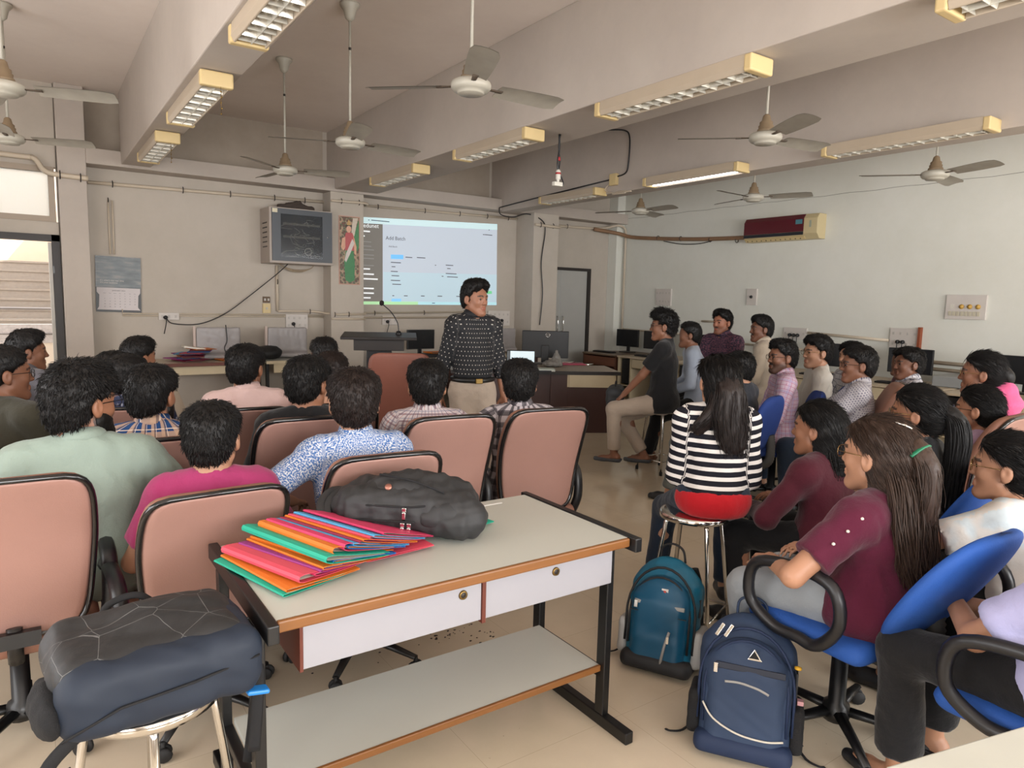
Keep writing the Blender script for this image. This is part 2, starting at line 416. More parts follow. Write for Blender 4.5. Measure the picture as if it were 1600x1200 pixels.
# outside the doorway: corridor, parapet with rail, stairs
M_out = wallmat('sunlit_plaster', 'e0cfbc', 'e6d8c6')
S('floor_outside', mat('corridor_floor', 'a69a8a', .6), (-4, 2.5, 9.45, 16, -.1, -.02))['kind'] = 'structure'
o = thing('corridor_parapet', 'cream plastered parapet with steel hand rails outside the open doorway', 'parapet', (-.4, 10.9, 0))
b = MB(); b.bb(-2.2, 1.6, 0, .12, -.02, .88); b.build('parapet_wall', M_out, o)
b = MB(); b.bb(-2.2, 1.6, -.01, .13, .88, 1.12); b.build('parapet_coping', mat('speckled_coping', 'c9c0bb', .6, var=.2, vscale=40), o)
b = MB(); b.tube([(-2.2, .05, 1.32), (1.6, .05, 1.32)], .018, 8); b.tube([(-2.2, .05, 1.0), (1.6, -.04, 1.0)], .012, 8); b.build('hand_rail', mat('rail_steel', '8e8782', .4, .6), o)
o = thing('outdoor_staircase', 'grey stone staircase climbing beyond the doorway parapet', 'staircase', (-.1, 13.0, 0))
M_step = mat('step_stone', 'a39e98', .8, var=.08, vscale=20)
for i in range(10):
    b = MB(); b.bb(-.62, .68, i*.28, i*.28+.30, .42+i*.165, .42+(i+1)*.165); b.bb(-.62, .68, i*.28-.02, i*.28+.30, .42+(i+1)*.165-.03, .42+(i+1)*.165+.002)
    b.build('step', M_step, o)
b = MB(); b.bb(-.9, -.64, -.3, 3.4, 0, 3.6).bb(.70, .9, -.3, 3.4, 0, 3.4); b.build('side_wall', M_out, o)
S('wall_outside', M_out, (-4, 3.0, 16.6, 16.8, -.1, 6))['kind'] = 'structure'
# double grey doors of the recess by column
b = MB(); b.bb(7.22, 8.19, 9.44, 9.5, 2.12, 2.17).bb(8.12, 8.19, 9.44, 9.5, 0, 2.12)
d2 = struct('door_2', b, M_dark)
M_dl = mat('grey_laminate_door', 'a5a49f', .45, var=.03)
for x0, x1 in ((7.2, 7.52), (7.53, 8.12)):
    b = MB(); b.bb(x0, x1, 9.465, 9.5, .01, 2.12); b.build('door_leaf', M_dl, d2, bevel=.003)
for x in (7.46, 7.58):
    b = MB(); b.tube(catmull([(x, 9.46, 1.33), (x, 9.42, 1.31), (x, 9.42, 1.10), (x, 9.46, 1.08)], 3), .008, 6); b.build('door_handle', M_chrome, d2)
b = MB(); b.lathe([(0, 0), (.02, 0), (.02, .02), (0, .02)], 10, (7.72, 9.465, .98), Matrix.Rotation(PI/2, 3, 'X')); b.build('door_lock', M_chrome, d2)

# ---------------------------------------------------------------- conduits on the walls
def run(P, r=.012): b = MB(); b.tube(P, r, 8); return b
def conduit(name, label, paths, r, clips, group=None, m=M_pipe, clipdir='y', cat='conduit'):
    b = MB()
    for P in paths: b.tube(P, r, 8)
    o = b.build(name, m); tag(o, label, cat, group)
    for c in clips:
        q = MB(); q.tube([(c[0]+math.cos(a)*(r+.006)*(clipdir == 'y')*0, c[1]-abs(math.cos(a))*(r+.005)*(clipdir == 'y'), c[2]+math.sin(a)*(r+.016)) if clipdir == 'y' else (c[0]-abs(math.cos(a))*(r+.005), c[1], c[2]+math.sin(a)*(r+.016)) for a in np.linspace(-PI/2, PI/2, 7)], .006, 5)
        q.build('clip', M_dark, o)
    return o
def hcl(y, z, xs): return [(x, y, z) for x in xs]
conduit('wall_conduit', 'thick cream pipe clipped above the transom window at the left doorway', [catmull([(-1.6, 9.24, 2.99), (-.1, 9.24, 2.97), (.1, 9.22, 2.96), (.18, 9.19, 2.85), (.28, 9.17, 2.81), (.59, 9.17, 2.80)], 6)], .028, [(-.35, 9.23, 2.98), (.33, 9.17, 2.81), (.52, 9.17, 2.80)])
conduit('wall_conduit', 'cream conduit high on the wall between the left column and the steel cable cabinet', [[(.60, 9.47, 2.80), (3.36, 9.47, 2.85)]], .02, [(x, 9.465, 2.80+.018*(x-.6)) for x in (.85, 1.6, 2.15, 2.7, 3.1)])
conduit('wall_conduit', 'cream conduit above the poster and projected image, hung on hook clips', [catmull([(3.36, 9.17, 2.84), (3.84, 9.17, 2.85), (3.95, 9.46, 2.86)], 4)+[(5.2, 9.46, 2.88), (6.58, 9.46, 2.9)]], .017, [(3.5, 9.17, 2.845), (3.75, 9.17, 2.85), (4.15, 9.455, 2.86), (4.9, 9.455, 2.875), (5.5, 9.455, 2.885), (6.0, 9.455, 2.89), (6.4, 9.455, 2.895)])
conduit('wall_conduit', 'cream conduit over the grey doors turning down beside the corner column', [catmull([(6.6, 8.99, 2.78), (7.1, 8.99, 2.77), (7.2, 9.44, 2.85), (8.3, 9.44, 2.88), (8.6, 9.25, 2.94), (8.74, 9.22, 2.9), (8.76, 9.2, 2.8)], 5)+[(8.76, 9.2, 1.1)]], .02, [(6.7, 8.98, 2.78), (6.95, 8.98, 2.78), (7.6, 9.43, 2.86)])
b = conduit('wall_conduit', 'thin pale conduit dropping to the top of the wall calendar', [[(.80, 9.48, 2.62), (.80, 9.48, 2.0)], [(.84, 9.48, 2.62), (.84, 9.48, 2.0)]], .009, [(.80, 9.48, 2.62)])
conduit('wall_conduit', 'thin pale conduit running at socket height left of the middle column', [[(.9, 9.48, 1.36), (.9, 9.48, 1.31), (3.36, 9.48, 1.31)], [(.9, 9.49, 1.285), (3.36, 9.49, 1.285)]], .009, [])
conduit('wall_conduit', 'cream conduit at socket height below poster and projected image', [catmull([(2.72, 9.45, 1.36), (3.2, 9.45, 1.36), (3.34, 9.3, 1.34), (3.45, 9.17, 1.33)], 5)+[(3.84, 9.17, 1.34), (3.92, 9.46, 1.35), (6.0, 9.46, 1.39)], [(3.36, 9.18, 1.27), (3.84, 9.18, 1.27), (3.92, 9.47, 1.28), (6.0, 9.47, 1.30)]], .014, [(3.15, 9.44, 1.36), (3.4, 9.17, 1.33), (3.6, 9.17, 1.335), (4.1, 9.45, 1.35), (4.9, 9.45, 1.365), (5.6, 9.45, 1.38)])
conduit('wall_conduit', 'cream vertical conduit under the steel cable cabinet', [[(2.72, 9.47, 1.96), (2.72, 9.47, 1.36)]], .02, [(2.72, 9.465, 1.75)])
conduit('wall_conduit', 'square cream trunking along right wall behind the far monitors', [[(8.77, 9.2, 1.12), (8.77, 7.5, 1.10)], [(8.77, 7.4, 1.33), (8.77, 6.9, 1.33)], [(8.77, 6.6, 1.02), (8.77, 5.6, 1.0)]], .016, [], clipdir='x')
conduit('wall_conduit', 'cream trunking on right wall between the two socket boards', [[(8.77, 5.55, 1.24), (8.77, 4.45, 1.20)]], .018, [], clipdir='x')
conduit('wall_conduit', 'cream trunking on right wall behind girl in pink hoodie', [[(8.77, 4.15, .98), (8.77, 2.0, .95)], [(8.77, 4.15, .90), (8.77, 2.0, .87)]], .022, [], clipdir='x')
M_brn = mat('brown_lagging', '8b6b50', .7, var=.15, bump=.4, bscale=80)
b = MB(); b.tube(catmull([(8.2, 9.42, 2.86), (8.6, 9.22, 2.80), (8.72, 8.9, 2.72), (8.74, 7.6, 2.62), (8.73, 6.42, 2.58)], 6), .032, 8)
o = b.build('refrigerant_pipe', M_brn); tag(o, 'brown lagged pipe running along right wall to the wine red air conditioner', 'pipe')
for y in (8.4, 7.9, 7.3, 6.8):
    q = MB(); q.tube([(8.74+.036*math.cos(a), y, 2.62+(y-7.6)*.08+.036*math.sin(a)) for a in np.linspace(0, 2*PI, 10)[:-1]], .006, 5, closed=True); q.build('clamp', M_dark, o)
tag(run(catmull([(8.77, 8.3, 2.63), (8.77, 7.9, 2.56), (8.77, 7.5, 2.55), (8.77, 7.2, 2.6)], 6), .007).build('loose_cable', M_dark), 'thin dark cable looping under the brown lagged pipe', 'cable')
# cables
c1 = catmull([(6.085, 6.80, 3.74), (6.085, 6.50, 3.68), (6.085, 6.40, 3.58), (6.085, 6.40, 3.3), (6.085, 6.44, 3.17), (6.085, 6.60, 3.14)], 6)
tag(run(c1, .009).build('black_cable', M_black), 'black cable dropping down the face of the right beam to a junction box', 'cable')
c2 = [(6.085, 6.68, 3.12), (6.085, 8.0, 3.07), (6.085, 9.1, 3.02)]+catmull([(6.04, 9.17, 3.0), (6.06, 9.16, 2.9), (6.3, 9.17, 2.88), (6.55, 9.15, 2.95), (6.72, 8.99, 2.86), (6.80, 8.985, 2.7), (6.74, 8.985, 2.2), (6.78, 8.98, 1.7), (6.74, 8.98, 1.2)], 6)
tag(run(c2, .009).build('black_cable', M_black), 'long black cable along right beam then hanging down the column to desk', 'cable')
b = MB(); b.bb(6.05, 6.10, 6.58, 6.70, 3.04, 3.18); o = b.build('junction_box', M_cream, bevel=.004); tag(o, 'cream junction box on the face of the right beam', 'junction box')
b = MB(); b.tube(catmull([(6.07, 6.68, 3.08), (6.06, 6.78, 3.0), (6.05, 6.62, 2.94), (6.06, 6.3, 2.93), (6.06, 6.5, 2.95), (6.07, 6.65, 2.93), (6.06, 6.4, 2.92)], 5), .007, 5); b.build('spare_cable_loop', M_pipe, o)
# hanging projector lead
o = thing('hanging_connector', 'black lead with red tape and white plug socket hanging from middle beam', 'connector', (3.8, 4.86, 2.6))
b = MB(); b.tube(catmull([(0, 0, .40), (.004, 0, .28), (-.01, 0, .16), (0, 0, .10)], 4), .009, 6); b.tube(catmull([(.012, 0, .40), (-.004, 0, .3), (.014, 0, .18), (.005, 0, .1)], 4), .006, 6); b.tube(catmull([(.0, 0, .08), (.03, -.01, .04), (.06, 0, .0), (.05, 0, -.02)], 4), .006, 6); b.build('lead', M_black, o)
b = MB(); b.lathe([(.018, 0), (.022, .01), (.022, .07), (.014, .085)], 10, (0, 0, .02)); b.build('plug', M_white, o)
b = MB(); b.lathe([(.024, 0), (.024, .015)], 10, (0, 0, .065)); b.lathe([(.014, 0), (.014, .03)], 8, (0.002, 0, .18)); b.build('red_tape', mat('red_tape', 'a02026', .5), o, label='red tape')
b = MB(); b.bb(-.05, .04, -.02, .02, -.035, .0); b.tube([(0, 0, 0), (0, 0, .03)], .012); b.build('socket_block', M_white, o, bevel=.004)
# ================================================================ ceiling lamps and fans
M_alu = mat('lamp_housing', 'b5a692', .4, var=.05); M_end = mat('yellowed_end_cap', 'cdb583', .5, var=.05)
M_lou = mat('louvre_blade', 'd8d4c8', .3, .3, var=.03); M_refl = mat('mirror_reflector', '8f8a80', .15, .9, var=.1)
def tube_lamp(label, x, y0, y1, lit=False, chain=False, ztop=3.0):
    L = y1-y0; o = thing('ceiling_lamp', label, 'ceiling lamp', (x, y0, ztop-.10), group='long louvred tube lamps under the beams')
    b = MB(); prof = [(-.095, .10), (-.10, .03), (-.085, 0), (-.075, 0), (-.075, .06), (.075, .06), (.075, 0), (.085, 0), (.10, .03), (.095, .10)]
    b.prism(prof, L-.10, 1, (0, .05, 0)); b.build('housing', M_alu, o, bevel=.004)
    for y in (0, L-.05):
        b = MB(); b.bb(-.103, .103, y, y+.055, -.002, .095); b.build('end_cap', M_end, o, bevel=.012, seg=3)
    b = MB(); b.bb(-.073, .073, .06, L-.06, .05, .058); b.build('reflector', M_refl, o)
    if lit:
        b = MB(); b.tube([(0, .08, .015), (0, L-.08, .015)], .014, 10); b.build('tube', mat('lit_tube', 'f4f6ff', emit=9, var=0), o)
    else:
        for xx in (-.035, .035):
            b = MB(); b.tube([(xx, .08, .035), (xx, L-.08, .035)], .012, 8); b.build('tube', M_white, o)
        n = int((L-.14)/.085)
        for i in range(n):
            b = MB(); y = .09+i*(L-.18)/(n-1); b.box((0, y, .022), (.146, .004, .04), Matrix.Rotation(.25 if i % 2 else -.25, 3, 'X')); b.build('louvre', M_lou, o)
        b = MB(); b.bb(-.002, .002, .07, L-.07, .0, .04); b.build('centre_rail', M_lou, o)
    if chain:
        b = MB()
        for k in range(5): b.lathe([(0, -.008), (.007, 0), (0, .008)], 6, (.02+.004*(k % 2), -.005, -.03-.035*k))
        b.tube([(.02, -.005, 0), (.02, -.005, -.17)], .0015, 4); b.build('pull_chain', M_brass, o)
    return o
tube_lamp('long tube lamp on left beam, nearest, cut by the top edge', 1.04, 2.8, 4.1)
tube_lamp('tube lamp on left beam, middle of the three there, with bead chain at its end', 1.06, 4.95, 6.3, chain=True)
tube_lamp('farthest and smallest tube lamp on left beam', 1.08, 7.03, 8.3, chain=True)
tube_lamp('tube lamp end on middle beam at the top right corner', 3.5, .35, 1.65)
tube_lamp('big tube lamp on middle beam with cable hanging at its far end', 3.5, 2.62, 3.95)
tube_lamp('tube lamp on middle beam, second from the near end', 3.5, 4.8, 6.0)
tube_lamp('tube lamp on middle beam nearest the front wall', 3.5, 6.83, 8.0)
tube_lamp('unlit tube lamp on right beam above the wall fan', 6.02, 2.4, 3.75, ztop=3.03)
tube_lamp('glowing white tube lamp on right beam, the only lit lamp', 6.02, 4.65, 5.98, lit=True, ztop=3.03)
tube_lamp('farthest tube lamp on right beam above the doors', 6.02, 6.8, 8.0, ztop=3.03)
M_fan = mat('fan_white', 'aaa598', .45, var=.12, vscale=4); M_fanb = mat('dusty_fan_blade', '9a9488', .55, var=.14, vscale=9); M_dust = mat('dust_band', '4f4337', .8); M_coil = mat('fan_coil_brown', '7d6a52', .6)
def fan(label, x, y, angs, z=2.76, top=ZC, R=.6, tilt=-12):
    o = thing('ceiling_fan', label, 'fan', (x, y, z), group='ceiling fans')
    b = MB(); b.lathe([(0, top-z), (.075, top-z-.002), (.075, top-z-.02), (.05, top-z-.05), (.035, top-z-.11), (.014, top-z-.13)], 18); b.build('canopy', M_fan, o)
    b = MB(); b.tube([(0, 0, .12), (0, 0, top-z-.1)], .0095, 8); b.build('rod', M_fan, o)
    b = MB(); b.lathe([(.010, .0), (.012, .02)], 10, (0, 0, top-z-.34)); b.build('rod_clip', M_dark, o)
    b = MB(); b.lathe([(.062, .035), (.058, .055), (.05, .06), (.052, .08), (.044, .085), (.045, .105), (.032, .115), (.024, .15), (.012, .16)], 18); b.build('motor_cup', M_coil, o)
    b = MB(); b.lathe([(0, -.045), (.07, -.045), (.075, -.04), (.078, -.03), (.098, -.028), (.112, -.012), (.114, .006), (.108, .02), (.09, .03), (.055, .038)], 28); b.build('motor_housing', M_fan, o)
    for a in angs:
        a = math.radians(a); c, s_ = math.cos(a), math.sin(a); t = math.radians(tilt)
        def F(u, v, top=0):
            r = .17+u*(R-.17); wd = .062+.014*math.sin(min(1, u*1.4)*PI*.5); wd *= (1-max(0, u-.93)*3)
            q = (v-.5)*2*wd; zz = -.0-.02*u*0+q*math.sin(t)+.006*(1-(2*v-1)**2)+top; q2 = q*math.cos(t)
            return (r*c-q2*s_, r*s_+q2*c, zz)
        b = MB(); b.grid(lambda u, v: F(u, v), 8, 4).grid(lambda u, v: F(u, v, -.003), 8, 4); bl = b.build('blade', M_fanb, o, fix=False)
        b = MB(); b.tube([(.09*c, .09*s_, 0), (.2*c, .2*s_, .0)], [.014, .02], 6, flat=.3); b.build('blade_bracket', M_dust, bl)
    return o
fan('nearest ceiling fan, hanging in the centre bay at the top of the picture', 2.09, 3.49, (137, -114, -3))
fan('second ceiling fan of the centre bay, behind the nearest fan', 2.10, 5.31, (157, -103, 4))
fan('third and farthest ceiling fan of the centre bay, left of the cable cabinet', 2.07, 6.88, (-140, 97, -20))
fan('ceiling fan between middle and right beams, under the big tube lamp', 4.33, 3.18, (135, -117, -8))
fan('ceiling fan beyond the right beam, near the unlit tube lamp', 6.57, 3.06, (131, -109, 8))
fan('ceiling fan beyond the right beam over the air conditioner', 6.56, 4.92, (-176, -67, 78))
fan('ceiling fan beyond the right beam above the grey doors, farthest', 6.5, 6.58, (117, -91, 19))
fan('ceiling fan cut by the left edge of the picture, nearer and higher one', -.07, 5.3, (-18, 100, 222))
fan('ceiling fan cut by the left edge above the doorway, farther and lower one', -.08, 7.01, (-18, -96, 120))
fan('ceiling fan blade tip showing at right edge near the top', 6.57, 1.35, (125, 5, -115))

# ================================================================ furniture builders
M_pink = mat('pink_leatherette', '9b766b', .5, var=.06, vscale=5, bump=.15, bscale=220, spec=.45)
M_tan = mat('tan_leatherette', '8f6452', .55, var=.08, bump=.15, bscale=200)
M_trim = mat('glossy_black_piping', '0f0f11', .22, var=.02, coat=.4)
M_blue = mat('blue_fabric', '1d4f9e', .75, var=.10, vscale=7, bump=.25, bscale=160)
M_navy = mat('navy_fabric', '1b3a80', .8, var=.08, bump=.2, bscale=160)
M_rub = mat('rubber', '1d1c1c', .7)
def pad(W, c, zf, tf, tb, nr=22, nc=14, p=4, r=8, side=0):
    """puffy closed cushion: W(t) half width, c(t) centre y, zf(t) height; tf/tb front/back thickness"""
    def F(sg):
        def G(u, v):
            t = .5-.5*math.cos(PI*v); e = max(0, 1-abs(2*t-1)**r)**(1/r)
            x = (2*u-1); x = math.copysign(1-(1-abs(x))**1.5, x); xx = x*W(t)*e
            th = (max(0, 1-abs(x)**p)**(1/p))*min(1, max(0, 1-abs(2*t-1)**p)**(1/p)) if 0 < t < 1 else 0
            return (xx, c(t)+side*x*x*W(t)+sg*th, zf(t))
        return G
    b = MB(); b.smooth = True
    g = F(tf); h = F(-tb); b.grid(g, nc, nr); b.grid(h, nc, nr); return b
def rim(W, c, zf, r=8, n=44, off=0, side=0):
    P = []
    for k in range(n):
        a = 2*PI*k/n; t = .5-.5*math.cos(a); 
        # walk up right side then down left
        v = k/n*2; 
        if v <= 1: t = .5-.5*math.cos(PI*v); sx = 1
        else: t = .5-.5*math.cos(PI*(2-v)); sx = -1
        e = max(0, 1-abs(2*t-1)**r)**(1/r); P.append((sx*W(t)*e, c(t)+off+side*W(t)*e*e, zf(t)))
    out = []
    for q in P:
        if not out or sum((a-b)**2 for a, b in zip(q, out[-1])) > 1e-5: out.append(q)
    # close top and bottom runs
    return out
def star_base(o, z0=.0, rz=.3, R=.29, m=None, mesh_cache={}):
    m = m or M_blackm
    b = MB(); b.lathe([(0, .07), (.045, .07), (.05, .09), (.045, .13), (.03, .14), (.028, .40), (0, .40)], 14); b.build('gas_column', m, o)
    for k in range(5):
        a = rz+2*PI*k/5; c, s_ = math.cos(a), math.sin(a)
        b = MB(); b.tube([(.03*c, .03*s_, .105), (R*.6*c, R*.6*s_, .09), (R*c, R*s_, .07)], [.024, .02, .015], 8, flat=.7); l = b.build('base_leg', m, o)
        b = MB()
        R3 = Matrix.Rotation(a+.6+k, 3, 'Z') @ Matrix.Rotation(PI/2, 3, 'Y')
        d = Vector((math.cos(a+.6+k), math.sin(a+.6+k), 0))*.014
        for sg in (-1, 1): b.lathe([(0, -.009), (.024, -.009), (.028, -.004), (.028, .004), (.024, .009), (0, .009)], 12, Vector((R*c, R*s_, .0285))+d*sg, R3)
        b.tube([(R*c, R*s_, .03), (R*c, R*s_, .075)], .008, 6); b.build('caster', M_rub, l)
def pink_chair():
    o = thing('office_chair', 'x', 'chair')
    W = lambda t: .205+.035*math.sin(min(1, t*1.25)*PI/2)-.025*max(0, t-.6)
    zf = lambda t: .47+.57*t
    c = lambda t: -.235+.03*math.sin(t*PI)*1.0-.14*t**1.6
    b = pad(W, lambda t: c(t)+.02, zf, .055, .018, p=5, r=7, side=.03); b.build('back_cushion', M_tan, o)
    b = pad(lambda t: W(t)-.012, lambda t: c(t)-.006, lambda t: .48+.55*t, .004, .010, p=6, r=7, side=.03); b.build('back_panel', M_pink, o)
    b = MB(); b.tube(rim(lambda t: W(t)-.006, lambda t: c(t)-.003, lambda t: .474+.562*t, r=7, side=.03), .0105, 7, closed=True); b.build('back_trim', M_trim, o)
    b = MB()
    f = Field(axis(-.29, .29, .02), axis(-.29, .30, .02), axis(.36, .52, .013)); f.rbox((0, 0.01, .44), (.245, .25, .045), .04); V, F = f.mesh()
    np_mesh('seat_cushion', relax(V, F, 3), F, M_tan, o)
    b.bb(-.06, .06, -.16, .12, .385, .40); b.tube([(0, -.1, .39), (0, -.24, .39), (0, -.27, .44), (0, -.262, .52)], .022, 8, flat=.5); b.bb(-.07, .07, -.29, -.262, .46, .51); b.build('seat_bracket', M_blackm, o)
    for sx in (-1, 1):
        P = catmull([(sx*.255, .14, .44), (sx*.275, .17, .56), (sx*.275, .12, .67), (sx*.275, -.05, .685), (sx*.275, -.16, .65), (sx*.27, -.19, .52), (sx*.25, -.16, .42)], 5)
        b = MB(); b.tube(P, .021, 8, flat=1.25, up=(1, 0, 0)); b.build('armrest', M_black, o)
    star_base(o); return o
def blue_chair(m, arms=True, rec=.10):
    o = thing('swivel_chair', 'x', 'chair')
    W = lambda t: .19+.045*math.sin(t*PI*.9)
    zf = lambda t: .50+.42*t
    c = lambda t: -.235-rec*t
    b = pad(W, c, zf, .045, .045, p=2.6, r=3.6, side=.10); b.build('back_cushion', m, o)
    f = Field(axis(-.28, .28, .018), axis(-.27, .30, .018), axis(.36, .52, .012)); f.rbox((0, 0.02, .445), (.235, .235, .04), .04)
    V, F = f.mesh(); V = relax(V, F, 4); np_mesh('seat_cushion', V, F, m, o)
    b = MB(); b.bb(-.07, .07, -.1, .12, .38, .405); b.build('seat_plate', M_black, o)
    P = [(0, -.08, .385), (0, -.22, .37), (0, -.30, .42), (0, -.31, .52), (0, -.30, .62)]; P = catmull(P, 12)
    b = MB(); b.tube(P, [.030+.006*(i % 2) for i in range(len(P))], 10); b.build('bellows', mat('grey_bellows', '3b3a38', .6), o)
    if arms:
        for sx in (-1, 1):
            P = catmull([(sx*.27, .10, .455), (sx*.285, .19, .53), (sx*.29, .17, .66), (sx*.29, .02, .70), (sx*.29, -.13, .68), (sx*.285, -.16, .56), (sx*.27, -.08, .455), (sx*.265, .0, .45)], 5, closed=True)
            b = MB(); b.tube(P, .021, 8, closed=True, up=(1, 0, 0)); b.build('armrest', M_black, o)
    star_base(o); return o
def stool(h=.6):
    o = thing('steel_stool', 'x', 'stool')
    b = MB(); b.lathe([(0, h), (.14, h+.002), (.155, h), (.162, h-.008), (.162, h-.028), (.155, h-.03), (.15, h-.012), (0, h-.012)], 32); b.build('seat', M_chrome, o)
    for k in range(4):
        a = PI/4+k*PI/2; c, s_ = math.cos(a), math.sin(a)
        b = MB(); b.tube([(.125*c, .125*s_, h-.02), (.14*c, .14*s_, h-.05), (.215*c, .215*s_, .02)], .0105, 8); l = b.build('leg', M_chrome, o)
        b = MB(); b.lathe([(0, 0), (.015, 0), (.015, .03), (.012, .035), (0, .035)], 10, (.218*c, .218*s_, 0)); b.build('foot_cap', M_rub, l)
    b = MB(); b.tube([(.197*math.cos(PI/4+k*PI/2), .197*math.sin(PI/4+k*PI/2), .12) for k in range(4)], .006, 6, closed=True); b.build('foot_ring', M_chrome, o)
    return o
FIRST = {}
def place(kind, maker, x, y, rz, label, group, z=0):
    if kind not in FIRST: o = FIRST[kind] = maker()
    else: o = copy_tree(FIRST[kind])
    o.location = (x, y, z); o.rotation_euler = (0, 0, math.radians(rz)); o['label'] = label
    if group: o['group'] = group
    return o
GP = 'pink backed office chairs'; GB = 'blue swivel chairs'; GS = 'round steel stools'
def pc(x, y, rz, label, sz=1.0):
    o = place('pink', pink_chair, x, y, rz, label, GP); o.scale = (1, 1, sz); return o
def bc(x, y, rz, label): return place('blue', lambda: blue_chair(M_blue, rec=.25), x, y, rz, label, GB)
def nc(x, y, rz, label): return place('navy', lambda: blue_chair(M_navy, False), x, y, rz, label, GB)
def st(x, y, rz, label): return place('stool', stool, x, y, rz, label, GS)
pc(-.09, 2.86, 0, 'pink backed office chair at left edge under the man in sage green shirt', .97)
pc(.46, 2.68, 3, 'pink backed office chair of the boy in magenta t-shirt, against the front table', .905)
pc(1.12, 2.74, -4, 'pink backed office chair of the boy in blue speckled shirt, behind black backpack', .945)
pc(.34, 3.33, 2, 'pink backed office chair of the boy in blue and tan plaid shirt', .965)
pc(1.02, 3.35, -4, 'pink backed office chair of the boy in black t-shirt in the second row')
pc(1.62, 3.10, -6, 'pink backed office chair of the boy in pale checked shirt')
pc(2.20, 3.08, -10, 'pink backed office chair at right end of the row, under black and white plaid boy')
pc(.93, 4.05, -4, 'pink backed office chair of the man in pale pink shirt', .95)
pc(.38, 4.32, -8, 'pink backed office chair behind blue and tan plaid boy, under navy printed shirt', .95)
pc(-.62, 3.42, -25, 'pink backed office chair at far left with only its trim corner showing')
pc(-.25, 4.16, -35, 'pink backed office chair at far left under man with round cheek', .97)
pc(-.12, 5.62, -40, 'pink backed office chair at far left under man in slate grey shirt', .97)
pc(1.44, 4.0, -12, 'pink backed office chair of the person in peach shirt', .95)
pc(1.80, 4.92, -12, 'pink backed office chair with black trim left of the big brown empty chair', .97)
pc(5.03, 2.82, 35, 'pink backed office chair behind the boy with folded arms in dotted shirt')
pc(4.26, 1.80, 2, 'pink backed office chair at right edge, under girl in lavender')
bc(2.38, 1.28, -3, 'bright blue swivel chair under the woman in maroon t-shirt')
bc(2.36, .62, 0, 'bright blue swivel chair at lower right corner, cut by the frame')
bc(3.46, 1.66, 2, 'blue swivel chair of the girl with black ponytail and black top')
bc(3.06, 1.10, 4, 'bright blue swivel chair of the girl in white t-shirt')
nc(4.45, 3.40, 15, 'navy chair whose back shows beside the right shoulder of the striped sweater girl')
nc(4.90, 3.33, 45, 'navy chair of the bearded boy in pink checked shirt')
nc(5.46, 3.40, 45, 'navy chair of the boy with glasses in white shirt')
nc(4.76, 1.92, 14, 'navy chair of the girl in pink hoodie')
nc(5.78, 2.84, 40, 'navy chair of the dark haired boy in white checked shirt')
st(4.88, 4.52, 0, 'steel stool under boy in black t-shirt'); st(2.56, 2.14, 20, 'steel stool under the girl in striped sweater')
st(.20, 1.82, 40, 'steel stool carrying the black and navy backpack'); st(6.08, 4.76, 15, 'steel stool under the young man in purple patterned shirt')
st(5.88, 4.10, 10, 'steel stool under moustached young man in cream shirt')
st(7.32, 9.0, 0, 'tall steel stool in front of the grey doors, left one'); st(7.40, 8.60, 30, 'tall steel stool in front of grey doors, right one')
# large brown empty chair
o = thing('high_back_chair', 'large brown empty chair with a tall plain back in front of lectern', 'chair', (2.62, 5.45, 0), -.5)
M_br = mat('brown_leatherette', '8c5647', .5, var=.06)
W = lambda t: .21+.05*math.sin(min(1, t*1.3)*PI/2)
pad(W, lambda t: -.24-.10*t, lambda t: .45+.68*t, .05, .03, p=4, r=7).build('back', M_br, o)
b = MB(); b.bb(-.25, .25, -.22, .26, .38, .47); b.build('seat_cushion', M_br, o, bevel=.03)
for sx in (-1, 1): b = MB(); b.tube(catmull([(sx*.26, .14, .42), (sx*.28, .15, .62), (sx*.28, 0, .66), (sx*.28, -.2, .64)], 4), .02, 8); b.build('armrest', M_black, o)
star_base(o)
# ---------------------------------------------------------------- front table
M_lam = mat('grey_white_laminate', 'b9bab1', .38, var=.025, vscale=2, spec=.45); M_lamw = mat('white_laminate', '98979d', .4, var=.03, vscale=3)
M_lip = wood('teak_lipping', '643b1b', '8c5d2e', .4, 0, 22); M_edge = mat('red_brown_edge', '5e2a1c', .5)
T = thing('work_table', 'grey laminate table with black steel frame, two white drawers and a lower shelf', 'table', (.47, 1.68, 0))
b = MB(); b.bb(.0, 1.21, .012, .63, .735, .76); b.build('tabletop', M_lam, T)
b = MB(); b.bb(.0, 1.21, -.004, .012, .730, .761); b.build('front_lip', M_lip, T, bevel=.005)
b = MB(); b.bb(.78, 1.06, .575, .585, .7602, .7612); b.build('white_strip', mat('chalk_strip', 'e2e0dc', .6), T)
for x0 in (-.032, 1.212):
    b = MB(); b.bb(x0, x0+.03, -.03, .66, .715, .765); fr = b.build('side_rail', M_blackm, T, bevel=.004)
    for y in (.10, .50):
        b = MB(); b.bb(x0-.002, x0+.028, y, y+.045, .045, .72); b.build('leg', M_blackm, T, bevel=.003)
    b = MB(); b.bb(x0-.004, x0+.032, -.03, .66, .0, .045); f1 = b.build('foot_bar', M_blackm, T, bevel=.004)
    b = MB(); b.bb(x0-.002, x0+.03, .12, .52, .185, .215); b.build('shelf_bracket', M_blackm, T, bevel=.003)
b = MB(); b.bb(.0, 1.21, .13, .50, .215, .235); b.build('lower_shelf', M_lam, T)
b = MB(); b.bb(.0, 1.21, .118, .13, .213, .237); b.build('shelf_lip', M_lip, T, bevel=.003)
